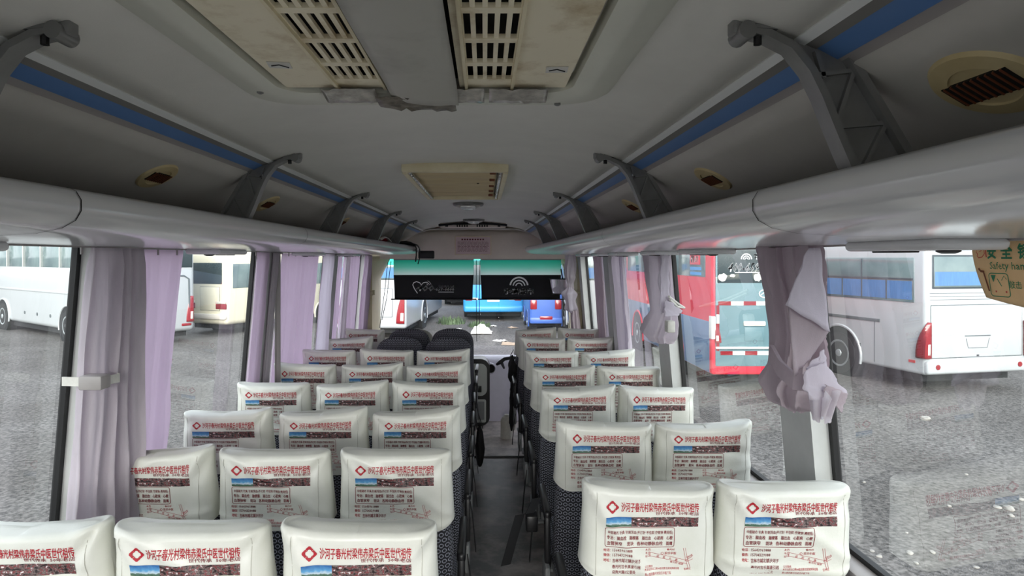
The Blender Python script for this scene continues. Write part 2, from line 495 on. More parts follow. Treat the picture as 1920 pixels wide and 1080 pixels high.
def blind_mat():
    m = bpy.data.materials.new('teal_to_grey_blind_fabric'); m.use_nodes = True
    n = m.node_tree.nodes; l = m.node_tree.links; n.remove(n['Principled BSDF']); out = n['Material Output']
    t = n.new('ShaderNodeTexCoord'); s = n.new('ShaderNodeSeparateXYZ'); l.new(t.outputs['UV'], s.inputs[0])
    r = n.new('ShaderNodeValToRGB'); e = r.color_ramp.elements
    e[0].position = 0.05; e[0].color = S(205, 222, 218); e[1].position = 0.95; e[1].color = S(50, 235, 205)
    x = e.new(0.5); x.color = S(140, 228, 210)
    l.new(s.outputs[1], r.inputs[0])
    d = n.new('ShaderNodeBsdfDiffuse'); tr = n.new('ShaderNodeBsdfTranslucent'); mx = n.new('ShaderNodeMixShader'); mx.inputs[0].default_value = 0.78
    l.new(r.outputs[0], d.inputs[0]); l.new(r.outputs[0], tr.inputs[0]); l.new(d.outputs[0], mx.inputs[1]); l.new(tr.outputs[0], mx.inputs[2]); l.new(mx.outputs[0], out.inputs[0])
    return m
M_blind = blind_mat()

# ------------------------------------------------------------------ the shell of the bus
Y0, Y1 = -1.3, 7.35
def hw(z):
    if z < 0.76: return 1.275
    return 1.275 - 0.085 * (z - 0.76) / 1.02

def lab(o, label, cat='bus interior'): return struct(o, label, cat)

fl = MB(); fl.box(XC - 1.28, XC + 1.28, Y0, 5.45, -0.08, 0.0)
lab(fl.build('floor', M_floor), 'dark grey scuffed vinyl floor along the aisle', 'floor')
fl = MB(); fl.box(XC - 1.28, XC + 1.28, 5.47, 7.9, -0.22, -0.14)
lab(fl.build('floor', M_floor2), 'pale worn floor at the front beside the door, one step down', 'floor')
e = MB(); e.box(XC - 1.28, XC + 1.28, 5.452, 5.47, -0.2, 0.012, r=0.004)
lab(e.build('trim_1', M_black), 'black step edge where the aisle floor ends', 'trim')

cp = [(0, 2.085), (.12, 2.084), (.25, 2.076), (.36, 2.064), (.45, 2.05), (.52, 2.035), (.575, 2.018)]
prof = [(XC - a, b) for a, b in reversed(cp[1:])] + [(XC + a, b) for a, b in cp]
c = MB(); c.sweep(prof, [Y0, 1, 3, 5, 7.4])
lab(c.build('ceiling', M_ceil, solid=0.02, soffset=1.0), 'grey leatherette ceiling of the bus', 'ceiling')

# back panels of the racks, edge strips of the ceiling
n_tr = 2
for sd, nm in ((-1, 'left'), (1, 'right')):
    pp = [(.652, 1.985), (.70, 1.957), (.86, 1.861), (1.005, 1.774)]
    p = MB(); p.sweep([(XC + sd * a, b) for a, b in pp], [Y0, 1, 3, 5, 7.4])
    lab(p.build('trim_%d' % n_tr, M_panel, solid=0.015), 'sloping dark grey panel above the %s luggage rack' % nm, 'wall panel'); n_tr += 1
    for (a0, b0), (a1, b1), m_, th, lb, ct in (
        ((.572, 2.021), (.588, 2.014), M_white, .010, 'thin white bead beside the blue strip, %s side', 'trim'),
        ((.588, 2.013), (.604, 2.006), M_groovet, .004, 'grey groove between white bead and blue strip, %s side', 'trim'),
        ((.603, 2.0095), (.636, 1.992), M_blue, .006, 'long blue strip along the %s edge of the ceiling', 'trim'),
        ((.636, 1.994), (.656, 1.982), M_greytrim, .007, 'pale grey strip under the blue strip, %s side', 'trim')):
        b = MB()
        nx, nz = -(b1 - b0), (a1 - a0)
        L = math.hypot(nx, nz); nx /= L; nz /= L
        q = [(a0, b0), (a1, b1), (a1 + nx * th, b1 + nz * th), (a0 + nx * th, b0 + nz * th)]
        q = [(a0 - nx * th * .5, b0 - nz * th * .5), (a1 - nx * th * .5, b1 - nz * th * .5), (a1 + nx * th, b1 + nz * th), (a0 + nx * th, b0 + nz * th)]
        b.sweep([(XC + sd * a, z) for a, z in q], [Y0, 7.38], close=True, cap=True)
        lab(b.build('trim_%d' % n_tr, m_), lb % nm, ct); n_tr += 1

# side walls: panel under the sill, pillars, top band
PILL = [(-1.3, -0.95), (0.45, 0.68), (2.10, 2.32), (3.70, 3.93), (5.33, 5.55), (6.85, 7.10)]
def wall_pt(sd, y, z, inset=0.0): return Vector((XC + sd * (hw(z) - inset), y, z))
for sd, nm in ((-1, 'left'), (1, 'right')):
    b = MB()
    def slab(y0, y1, z0, z1, t0=0.0, t1=0.05, b=b, sd=sd):
        vs = [wall_pt(sd, y, z, -t) for z in (z0, z1) for t in (t0, t1) for y in (y0, y1)]
        b.add(vs, [(0, 1, 3, 2), (4, 6, 7, 5), (0, 4, 5, 1), (2, 3, 7, 6), (0, 2, 6, 4), (1, 5, 7, 3)])
    if sd < 0: slab(Y0, 7.9, -0.22, 0.76)
    else:
        slab(Y0, 6.66, -0.22, 0.76); slab(7.50, 7.9, -0.22, 0.76)
    slab(Y0, 7.9, 1.76, 1.84)
    for y0, y1 in PILL: slab(y0, y1, 0.76, 1.735, -0.05, 0.018)
    lab(b.build('wall_' + nm, M_wall, smooth=False), 'grey %s side wall of the bus with its window pillars' % nm, 'wall')
    s_ = MB(); s_.box(XC + sd * 1.215, XC + sd * 1.285, Y0, 7.3, 0.735, 0.765, r=0.008)
    lab(s_.build('trim_%d' % n_tr, M_greytrim), 'pale metal window sill along the %s wall' % nm, 'sill'); n_tr += 1

n_w = 1
for sd, nm in ((-1, 'left'), (1, 'right')):
    for k in range(len(PILL)):
        y0 = PILL[k][1] if True else 0
        y1 = PILL[k + 1][0] if k + 1 < len(PILL) else 7.82
        g = MB()
        vs = [wall_pt(sd, y, z, -0.022) for z in (0.76, 1.765) for y in (y0 - .02, y1 + .02)]
        g.add(vs, [(0, 1, 3, 2)])
        where = ['behind the camera', 'nearest the camera', 'second ahead of the camera', 'third ahead of the camera', 'fourth ahead', 'frontmost by the windscreen'][k]
        wo = g.build('window_%d' % n_w, G_left if sd < 0 else G_side, smooth=False, fix=False)
        lab(wo, 'fixed side window on the %s, %s' % (nm, where), 'window')
        s_ = MB()
        for ya, yb in ((y0 - .004, y0 + .022), (y1 - .022, y1 + .004)):
            vs = [wall_pt(sd, y, z, t) for z in (0.76, 1.765) for t in (-.006, -.026) for y in (ya, yb)]
            s_.add(vs, [(0, 1, 3, 2), (4, 6, 7, 5), (0, 4, 5, 1), (2, 3, 7, 6), (0, 2, 6, 4), (1, 5, 7, 3)])
        for za, zb in ((.758, .782), (1.745, 1.765)):
            vs = [wall_pt(sd, y, z, t) for z in (za, zb) for t in (-.004, -.026) for y in (y0, y1)]
            s_.add(vs, [(0, 1, 3, 2), (4, 6, 7, 5), (0, 4, 5, 1), (2, 3, 7, 6), (0, 2, 6, 4), (1, 5, 7, 3)])
        so = s_.build('rubber_seal', M_black, parent=wo, smooth=False); so['label'] = 'black rubber window seal'
        n_w += 1

# glazed front door on the right
dx_ = XC + 1.275
b = MB()
for (a0, a1, b0, b1) in ((6.66, 6.74, -.22, .76), (7.42, 7.50, -.22, .76), (6.74, 7.42, -.22, -.12), (6.74, 7.42, .68, .76)): b.box(dx_, dx_ + .04, a0, a1, b0, b1, r=.006)
do = lab(b.build('door_1', M_wall), 'glazed front passenger door on the right', 'door')
b = MB(); b.add([(dx_ + .02, 6.73, -.13), (dx_ + .02, 7.43, -.13), (dx_ + .02, 7.43, .69), (dx_ + .02, 6.73, .69)], [(0, 1, 2, 3)]); b.build('door_glass', G_front, parent=do, fix=False)
# rear wall with its wide window (behind the camera)
b = MB()
b.box(XC - 1.3, XC + 1.3, Y0 - .06, Y0, -.1, .80)
b.box(XC - 1.3, XC + 1.3, Y0 - .06, Y0, 1.95, 2.12)
for sd in (-1, 1): b.box(XC + sd * 1.15, XC + sd * 1.3, Y0 - .06, Y0, .80, 1.95)
lab(b.build('wall_rear', M_wall, smooth=False), 'grey rear wall of the bus behind the camera', 'wall')
g = MB(); g.add([(XC - 1.15, Y0 - .03, .8), (XC + 1.15, Y0 - .03, .8), (XC + 1.15, Y0 - .03, 1.95), (XC - 1.15, Y0 - .03, 1.95)], [(0, 1, 2, 3)])
lab(g.build('window_%d' % n_w, G_front, fix=False), 'rear window of the bus behind the camera', 'window'); n_w += 1
# outer roof skin so that the sky does not leak in
b = MB(); b.sweep([(XC - 1.26, 1.78), (XC - 1.15, 2.02), (XC - .8, 2.13), (XC, 2.18), (XC + .8, 2.13), (XC + 1.15, 2.02), (XC + 1.26, 1.78)], [Y0 - .06, 7.9])
lab(b.build('ceiling', M_wall, solid=0.01), 'outer roof shell of the bus', 'roof')

# front header panel, soffit, windscreen and A pillars
b = MB()
def hd(u, v):
    x = XC + (u - .5) * 2.5
    z = 2.04 - v * .345
    y = 7.36 - .03 * math.sin(v * PI) + (.06 * max(0, .12 - v) / .12)
    return (x, y, z)
b.grid(hd, 21, 14)
b.box(XC - 1.25, XC + 1.25, 7.36, 7.9, 1.69, 1.72)
b.box(XC - 1.25, XC + 1.25, 7.84, 7.9, 1.69, 2.15)
lab(b.build('wall_front', M_front, angle=50), 'beige header panel above the windscreen', 'wall')
b = MB(); b.tube([(XC - .66, 7.30, 1.99), (XC - .5, 7.30, 2.03), (XC, 7.30, 2.035), (XC + .5, 7.30, 2.03), (XC + .66, 7.30, 1.99)], .012, 8)
lab(b.build('trim_%d' % n_tr, M_panel), 'dark rounded lip where ceiling meets front header panel', 'trim'); n_tr += 1
g = MB(); g.add([(XC - 1.2, 7.84, .3), (XC + 1.2, 7.84, .3), (XC + 1.2, 7.84, 1.70), (XC - 1.2, 7.84, 1.70)], [(0, 1, 2, 3)])
ws = lab(g.build('window_%d' % n_w, G_front, fix=False), 'windscreen at the front of the bus', 'windscreen'); n_w += 1
M_tint = glass_mat('green_tint_glass', (0.10, 0.72, 0.58, 1), 0.02)
g = MB(); g.add([(XC - 1.2, 7.835, 1.615), (XC + 1.2, 7.835, 1.615), (XC + 1.2, 7.835, 1.70), (XC - 1.2, 7.835, 1.70)], [(0, 1, 2, 3)])
to = g.build('tint_band', M_tint, parent=ws, fix=False); to['label'] = 'green tinted top band of the windscreen'
b = MB(); b.box(XC - 1.26, XC + 1.26, 7.80, 7.9, -.25, .5)
lab(b.build('wall_front', M_wall, smooth=False), 'front wall below the windscreen', 'wall')
for sd, nm in ((-1, 'left'), (1, 'right')):
    b = MB()
    def pf(u, v, sd=sd):
        z = .4 + 1.32 * v
        a = u * PI / 2
        xin = 1.165 - .02 * v - .12 * max(0, v - .8) / .2
        return (XC + sd * (1.24 - (1.24 - xin) * math.sin(a)), 7.12 + .72 * (1 - math.cos(a)) , z)
    b.grid(pf, 10, 16)
    b.box(XC + sd * 1.15, XC + sd * 1.2, 7.06, 7.14, .4, 1.7, r=.015)
    b.box(XC + sd * 1.12, XC + sd * 1.2, 7.05, 7.16, 1.30, 1.33, r=.01)
    lab(b.build('trim_%d' % n_tr, M_beige, solid=.01), 'beige windscreen pillar trim on the %s' % nm, 'pillar'); n_tr += 1

# ------------------------------------------------------------------ luggage racks
RP = [(1.0, 1.7775), (.72, 1.776), (.665, 1.79), (.648, 1.812), (.636, 1.823), (.622, 1.825), (.609, 1.818), (.600, 1.803), (.600, 1.785), (.610, 1.768),
      (.635, 1.754), (.68, 1.745), (.76, 1.740), (.90, 1.738), (1.05, 1.738), (1.17, 1.738), (1.17, 1.755)]
for sd, nm in ((-1, 'left'), (1, 'right')):
    t = thing('luggage_rack', 'long glossy grey overhead luggage rack above the %s windows' % nm, 'luggage rack', (XC + sd * .9, 0, 1.74), 0, 'overhead luggage racks')
    def rp(y, sd=sd):
        e_ = max(0.0, (y - 6.72) / .62)
        flare = .05 * max(0.0, min(1.0, (y - 5.6) / 1.2))
        sc = math.sqrt(max(0.0, 1 - min(1, e_) ** 2)) if e_ > 0 else 1.0
        sc = max(sc, .03)
        out = []
        for a, z in RP:
            a2 = a - flare * max(0, (1.03 - a) / .43)
            a2 = 1.10 - (1.10 - a2) * (0.35 + .65 * sc) if e_ > 0 else a2
            z2 = 1.765 + (z - 1.765) * sc if e_ > 0 else z
            out.append((XC + sd * a2, z2))
        return out
    ys = [Y0, 0, 1, 2, 3, 4, 5, 5.6, 5.9, 6.2, 6.4, 6.6, 6.72, 6.82, 6.92, 7.02, 7.12, 7.20, 7.26, 7.31, 7.335]
    b = MB(); b.sweep(rp, ys, close=True, cap=True)
    b.build('rack_body', M_rack, parent=t, angle=50)
    b = MB(); b.sweep([(XC + sd * .72, 1.7775), (XC + sd * 1.0, 1.7785)], [Y0, 7.0])
    lo = b.build('tray_liner', M_rackin, parent=t); lo['label'] = 'dark tray lining'
    b = MB()
    for yj in (1.14, 2.6, 3.9, 5.2, 6.4):
        pr = [(a - (.0012 if a < .7 else 0), z + (.0012 if z > 1.79 else -.0008)) for a, z in RP[3:15]]
        pr = [(x_ - 0, z_) for x_, z_ in pr]
        b = MB(); b.sweep([(XC + sd * a, z) for a, z in pr], [yj, yj + .003])
        jo = b.build('joint_line', M_dark, parent=t); jo['label'] = 'thin dark panel joint'

# brackets
def bracket(yb, sd, label):
    t = thing('rack_bracket', label, 'bracket', (XC + sd * .66, yb, 1.80), 0, 'cast brackets of the overhead luggage racks')
    X = lambda a: XC + sd * a
    top = [(.502, 2.03), (.53, 2.024), (.565, 2.006), (.592, 1.972), (.61, 1.935), (.632, 1.88), (.668, 1.795)]
    rear = [(.625, 2.022), (.655, 1.975), (.70, 1.90), (.765, 1.79)]
    b = MB(); b.bar([(X(a), yb, z) for a, z in top], (0, 1, 0), .034, .011); b.build('front_rail', M_alu, parent=t, angle=50)
    b = MB(); b.bar([(X(a), yb, z) for a, z in rear], (0, 1, 0), .040, .011); b.build('rear_rail', M_alu, parent=t)
    b = MB(); b.bar([(X(.51), yb, 2.036), (X(.628), yb, 2.026)], (0, 1, 0), .036, .010); b.build('top_arm', M_alu, parent=t)
    b = MB()
    poly = top + [(.765, 1.79), (.70, 1.90), (.655, 1.975), (.625, 2.022)]
    def ff(p, a): return (X(p[0]), yb + a, p[1])
    tp = [(.505, 2.03), (.53, 2.024), (.565, 2.006), (.592, 1.972), (.61, 1.935), (.632, 1.88), (.668, 1.795)]
    rr = [(.62, 2.024), (.622, 2.022), (.625, 2.022), (.64, 1.998), (.655, 1.975), (.70, 1.90), (.765, 1.79)]
    vs = []; fs = []
    for k in range(7):
        for q in (tp[k], rr[k]):
            for a in (-.003, .003): vs.append(ff(q, a))
    for k in range(6):
        o_ = 4 * k
        for i0, i1 in ((0, 2), (3, 1)): fs.append((o_ + i0, o_ + i1, o_ + 4 + i1, o_ + 4 + i0))
    b.add(vs, fs); b.build('web_plate', M_alu, parent=t, smooth=False)
    b = MB()
    for p, q in (((.60, 1.965), (.655, 1.972)), ((.655, 1.972), (.628, 1.89)), ((.628, 1.89), (.702, 1.896)), ((.702, 1.896), (.658, 1.81)), ((.60, 2.0), (.612, 1.96)), ((.66, 1.803), (.76, 1.797))):
        b.bar([(X(p[0]), yb, p[1]), (X(q[0]), yb, q[1])], (0, 1, 0), .022, .006)
    b.build('rib', M_alu, parent=t)
    b = MB(); b.tube([(X(.497), yb - .022, 2.027), (X(.497), yb + .022, 2.027)], .013, 12); b.box(X(.497) - .018, X(.497) + .018, yb - .013, yb + .013, 2.025, 2.05, r=.004)
    b.build('end_knob', M_alu, parent=t)
    for a, z in ((.583, 1.992), (.602, 1.97)):
        b = MB(); b.tube([(X(a) , yb - .006, z), (X(a), yb + .006, z)], .0045, 10)
        k = b.build('rivet', M_chrome, parent=t); k['label'] = 'bright rivet'
    b = MB(); b.tube([(X(.515), yb - .01, 2.008), (X(.515), yb - .01, 2.02)], .006, 8); b.build('bolt', M_blackp, parent=t)
ORD = ['nearest', 'second', 'third', 'fourth', 'fifth and frontmost']
for k, yb in enumerate((.935, 2.10, 3.34, 4.65, 5.75)):
    for sd, nm in ((-1, 'left'), (1, 'right')):
        bracket(yb, sd, '%s grey cast bracket holding the %s luggage rack' % (ORD[k], nm))

# round air vents in the sloping panels
def air_vent(y, sd, label, big=1.0):
    a, z = .752, 1.925
    sl = math.atan2(1.957 - 1.765, 1.02 - .70)
    Mx = Matrix.Translation((XC + sd * a, y, z)) @ Matrix.Rotation(-sd * sl * -1 if False else sd * sl, 4, 'Y') @ Matrix.Diagonal((1, 1.0, -1, 1))
    t = thing('air_vent', label, 'air vent', (XC + sd * a, y, z), 0, 'oval air vents above the racks')
    D = Matrix.Diagonal((.055 * big, .066 * big, 1, 1))
    b = MB(); b.lathe([(1.0, -.004), (1.0, .006), (.93, .012), (.6, .014), (.58, .011)], 40, M=Mx @ D)
    b.build('ring', M_vent, parent=t)
    b = MB(); b.box(-.017 * big, .017 * big, -.045 * big, .045 * big, .009, .0148, M=Mx)
    s_ = b.build('grille', M_dark, parent=t, smooth=False); s_['label'] = 'dark rectangular grille opening'
    b = MB()
    for i in range(9):
        yy = (-.04 + .01 * i) * big
        b.box(-.017 * big, .017 * big, yy - .0012, yy + .0012, .013, .0165, M=Mx)
    b.build('slat', M_brown, parent=s_, smooth=False)
for sd, nm, ys in ((-1, 'left', (1.70, 2.56, 3.9, 5.1)), (1, 'right', (.80, 1.76, 2.70, 3.95, 5.15))):
    for k, y in enumerate(ys):
        air_vent(y, sd, '%s cream oval air vent on the panel above the %s rack' % (['nearest', 'second', 'third', 'fourth', 'frontmost'][k], nm), 1.15 if (sd > 0 and k == 0) else 1.0)

# ------------------------------------------------------------------ roof air conditioner
t = thing('air_conditioner', 'large cream roof air conditioner with two slotted grilles', 'air conditioner', (XC, .5, 2.04))
ac_out = (-.385, .385, -.5, 1.45); ac_in = (-.295, .298, -.40, 1.325)
def ring_loop(x0, x1, y0, y1, r): return rrect(XC + x0, y0, XC + x1, y1, r, 8)
b = MB()
loops = []
for (x0, x1, y0, y1), r, z in ((ac_out, .10, 2.085), (ac_out, .10, 2.052), ((-.372, .372, -.49, 1.437), .095, 2.044), ((-.345, .345, -.46, 1.40), .085, 2.041),
                               ((-.338, .338, -.45, 1.392), .083, 2.037), ((-.315, .318, -.42, 1.352), .07, 2.036), (ac_in, .06, 2.042), (ac_in, .06, 2.09)):
    loops.append([(x, y, z) for x, y in ring_loop(x0, x1, y0, y1, r)])
n = len(loops[0]); vs = [p for L in loops for p in L]; fs = []
for j in range(len(loops) - 1):
    for i in range(n): fs.append((j * n + i, j * n + (i + 1) % n, (j + 1) * n + (i + 1) % n, (j + 1) * n + i))
b.add(vs, fs); b.build('bezel', M_bezel, parent=t, angle=50)
for (px, py) in ((478, 160), (808, 190), (700, 205)):
    pass
for x, y in ((-.335, 1.30), (-.02, 1.413), (.28, 1.40)):
    b = MB(); b.lathe([(.007, 2.036), (.007, 2.032), (.003, 2.030)], 12, M=Matrix.Translation((XC + x, y, .003)))
    b.build('screw', M_alu, parent=t)
b = MB(); b.box(XC - .3, XC + .3, -.4, 1.33, 2.072, 2.076); o_ = b.build('dark_cavity', M_dark, parent=t, smooth=False)
zP = 2.048
def ac_panel(x0, x1, gx0, gx1, nm):
    """cream panel with rows of open slots between gx0 and gx1"""
    b = MB(); y0, y1 = -.38, 1.305
    rows = []; yy = 1.245
    for k in range(11):
        L = .105 if k else .085
        rows.append((yy - L, yy)); yy -= L + .02
    cols = []; nW = 5; p = (gx1 - gx0) / nW
    for i in range(nW): cols.append((gx0 + p * i + p * .22, gx0 + p * i + p * .80))
    z0, z1 = zP, zP + .008
    b.box(XC + x0, XC + gx0, y0, y1, z0, z1); b.box(XC + gx1, XC + x1, y0, y1, z0, z1)
    ye = [y1] + [v for r_ in rows for v in (r_[1], r_[0])] + [y0]
    for i in range(0, len(ye), 2): b.box(XC + gx0, XC + gx1, ye[i + 1], ye[i], z0, z1)
    xe = [gx0] + [v for c_ in cols for v in c_] + [gx1]
    for (ra, rb) in rows:
        for i in range(0, len(xe), 2): b.box(XC + xe[i], XC + xe[i + 1], ra, rb, z0 + .001, z1)
    o = b.build('grille_panel', M_cream2, parent=t, smooth=False); o['label'] = nm
    b = MB(); b.box(XC + gx0 - .004, XC + gx0 + .002, y0, y1, z0 - .006, z0 + .002); b.box(XC + gx1 - .002, XC + gx1 + .004, y0, y1, z0 - .006, z0 + .002)
    b.build('grille_edge', M_cream, parent=o, smooth=False)
    return o
gl_ = ac_panel(-.283, -.075, -.175, -.082, 'cream grille panel, left of the grey cover')
gr_ = ac_panel(.07, .285, .085, .175, 'cream grille panel, right of the grey cover')
def cov(u, v):
    return (XC - .068 + u * .135, -.38 + v * 1.705, 2.030 - .006 * math.sin(u * PI) + .004 * noise.noise(Vector((u * 3, v * 6, 0))) - .012 * max(0, v - .95) / .05 * u)
b = MB(); b.grid(cov, 10, 40); b.build('centre_cover', M_cover_grey, parent=t, solid=.004)
for (x0, x1, y0, y1), rz in (((-.268, -.228, 1.13, 1.17), .15), ((.235, .272, 1.16, 1.195), -.05)):
    b = MB(); b.box(-.02, .02, -.017, .017, -.0008, .0008, M=Matrix.Translation((XC + (x0 + x1) / 2, (y0 + y1) / 2, zP - .0012)) @ Matrix.Rotation(rz, 4, 'Z'))
    k = b.build('sticker', M_wpaper, parent=t, smooth=False); k['label'] = 'small white sticker'
    b = MB()
    Mm = Matrix.Translation((XC + (x0 + x1) / 2, (y0 + y1) / 2, zP - .0024)) @ Matrix.Rotation(rz, 4, 'Z')
    b.tube([Mm @ Vector((-.014, .002, 0)), Mm @ Vector((0, -.006, 0)), Mm @ Vector((.015, .008, 0))], .0014, 6)
    b.build('arrow_mark', M_blackp, parent=k)
for i, (x0, x1) in enumerate(((-.21, -.10), (.02, .12), (.13, .25))):
    b = MB(); b.grid(lambda u, v, x0=x0, x1=x1, i=i: (XC + x0 + u * (x1 - x0), 1.285 + v * .065 + .01 * noise.noise(Vector((u * 4, i, v))), 2.0405 - .012 * (v) - .006 * abs(noise.noise(Vector((u * 9, v * 5, i * 3))))), 14, 6)
    k = b.build('clear_tape', M_tape, parent=t, solid=.0006); k['label'] = 'crinkled clear tape along the front edge'
b = MB(); b.grid(lambda u, v: (XC - .10 + u * .16, 1.29 + v * .07 + .035 * u * v, 2.0255 - .010 * abs(noise.noise(Vector((u * 6, v * 6, 2)))) - .004 * v), 16, 8)
k = b.build('torn_tape', M_tape2, parent=t, solid=.0008); k['label'] = 'torn dark tape at the end of the grey cover'

# ------------------------------------------------------------------ roof hatch
t = thing('roof_hatch', 'tan roof hatch with a drawn blind and metal side rails', 'roof hatch', (XC, 3.2, 2.05))
x0, x1, y0, y1 = -.215, .218, 2.58, 3.80
b = MB()
b.box(XC + x0, XC + x1, y0, y0 + .035, 2.048, 2.085, r=.004); b.box(XC + x0, XC + x1, y1 - .03, y1, 2.046, 2.085, r=.004)
b.box(XC + x0, XC + x0 + .022, y0 + .03, y1 - .03, 2.044, 2.085, r=.004); b.box(XC + x1 - .022, XC + x1, y0 + .03, y1 - .03, 2.044, 2.085, r=.004)
b.build('frame', M_cream, parent=t)
b = MB(); b.grid(lambda u, v: (XC + x0 + .03 + u * (x1 - x0 - .075), y0 + .04 + v * (y1 - y0 - .075), 2.062 + .004 * math.sin(v * 26 + .6 * math.sin(u * 5)) + .003 * math.sin(u * 3)), 12, 90)
k = b.build('blind', M_hatch, parent=t, solid=.002); k['label'] = 'tan gathered fabric blind'
for xx in (x0 + .022, x1 - .038):
    b = MB(); b.box(XC + xx, XC + xx + .014, y0 + .04, y1 - .035, 2.048, 2.066, r=.003)
    for i in range(14): b.box(XC + xx + .003, XC + xx + .011, y0 + .1 + i * .078, y0 + .13 + i * .078, 2.045, 2.05, r=.001)
    k = b.build('side_rail', M_chrome, parent=t); k['label'] = 'bright metal side rail'
for i in range(5):
    b = MB(); yy = y0 + .09 + i * .235
    b.box(XC + x1 - .075, XC + x1 - .05, yy, yy + .018, 2.050, 2.062, r=.003); k = b.build('clip', M_brown, parent=t); k['label'] = 'brown blind clip'
b = MB(); b.lathe([(.006, 2.0575), (.006, 2.0545), (.002, 2.053)], 10, M=Matrix.Translation((XC + .09, 3.05, 0))); b.build('pull_knob', M_dark, parent=t)

# ------------------------------------------------------------------ ceiling lamps
for k, (x, y) in enumerate(((-.112, 4.48), (-.105, 6.35))):
    t = thing('ceiling_lamp', ['round chrome ceiling lamp just beyond the tan roof hatch', 'round chrome ceiling lamp just before the front air outlet'][k], 'ceiling lamp', (x, y, 2.08), 0, 'round ceiling lamps')
    T = Matrix.Translation((x, y, 2.082)) @ Matrix.Diagonal((1, 1, -1, 1))
    b = MB(); b.lathe([(.108, 0), (.108, .010), (.100, .018), (.090, .016)], 36, M=T); b.build('rim', M_blackp if False else M_alu, parent=t)
    b = MB(); b.lathe([(.092, .008), (.085, .022), (.05, .032), (.02, .034)], 32, M=T); b.build('diffuser', M_wpaper, parent=t)
    b = MB()
    b.box(-.055, .055, -.095, -.02, .012, .036, M=T, r=.008); b.box(-.055, .055, .02, .095, .012, .036, M=T, r=.008); b.box(-.035, .035, -.06, .06, .02, .042, M=T, r=.008)
    b.build('chrome_bridge', M_chrome, parent=t)

# front air outlet under the ceiling edge
t = thing('front_air_outlet', 'wide dark-edged air outlet above the front header panel', 'air outlet', (XC, 6.7, 2.05))
b = MB(); b.tube([(XC - .36, 6.72, 2.045), (XC - .2, 6.72, 2.06), (XC, 6.72, 2.065), (XC + .2, 6.72, 2.06), (XC + .36, 6.72, 2.045)], .012, 8); b.build('front_lip', M_blackp, parent=t)
b = MB(); b.box(XC - .35, XC + .35, 6.725, 6.86, 2.02, 2.08, r=.012); b.build('housing', M_front, parent=t)
for s0 in (-.17, .04):
    for i in range(5):
        b = MB(); b.box(XC + s0 + i * .026, XC + s0 + .012 + i * .026, 6.718, 6.735, 2.028, 2.05); b.build('slot', M_dark, parent=t, smooth=False)
for s0 in (-.29, .26):
    b = MB(); b.box(XC + s0, XC + s0 + .03, 6.716, 6.735, 2.03, 2.048, r=.003); b.build('catch', M_blackp, parent=t)

# notice on the header panel
t = thing('paper_notice', 'pink framed paper notice on the beige front header panel', 'notice', (-.14, 7.31, 1.83))
a = W(853, 478, 7.30); c_ = W(921, 443, 7.30)
b = MB(); b.box(a.x, c_.x, 7.295, 7.303, a.z, c_.z); b.build('sheet', M_pinkpaper, parent=t, smooth=False)
b = MB()
for (p, q, r_, s_) in ((a.x, c_.x, a.z, a.z + .008), (a.x, c_.x, c_.z - .008, c_.z), (a.x, a.x + .008, a.z, c_.z), (c_.x - .008, c_.x, a.z, c_.z)): b.box(p, q, 7.290, 7.297, r_, s_)
k = b.build('border', M_cream, parent=t, smooth=False)
b = MB(); ww = c_.x - a.x
for i in range(9): b.box(a.x + ww * (.18 + i * .072), a.x + ww * (.225 + i * .072), 7.293, 7.296, c_.z - .045, c_.z - .028)
for r_ in range(9):
    x_ = a.x + .03
    while x_ < c_.x - .04:
        L = random.uniform(.01, .05); b.box(x_, min(x_ + L, c_.x - .03), 7.293, 7.296, c_.z - .066 - r_ * .0135, c_.z - .062 - r_ * .0135); x_ += L + .008
k = b.build('print_lines', M_ink, parent=t, smooth=False)

# ------------------------------------------------------------------ service panels under the racks
def service_panel(y, sd, label):
    t = thing('service_panel', label, 'service panel', (XC + sd * 1.07, y, 1.735), 0, 'small light and air panels under the racks')
    b = MB(); b.box(XC + sd * 1.07 - .075, XC + sd * 1.07 + .075, y - .16, y + .16, 1.716, 1.7395, r=.02, seg=4); b.build('housing', M_rack, parent=t)
    b = MB(); b.box(XC + sd * 1.07 - .03, XC + sd * 1.07 + .03, y + .04, y + .12, 1.7125, 1.718, r=.002); b.build('lamp_slot', M_blackp, parent=t)
    b = MB(); b.lathe([(.022, 1.718), (.022, 1.713), (.012, 1.709)], 16, M=Matrix.Translation((XC + sd * 1.07, y - .09, 0))); b.build('air_nozzle', M_blackp, parent=t)
for k, y in enumerate((1.40, 2.75, 3.45, 4.40, 5.10, 6.0)):
    service_panel(y, 1, '%s grey light and air panel under the right rack' % (['nearest', 'second', 'third', 'fourth', 'fifth', 'sixth'][k]))
for k, y in enumerate((1.35, 2.86, 4.35, 5.6)):
    service_panel(y, -1, '%s grey light and air panel under the left rack' % (['nearest', 'second', 'third', 'fourth'][k]))

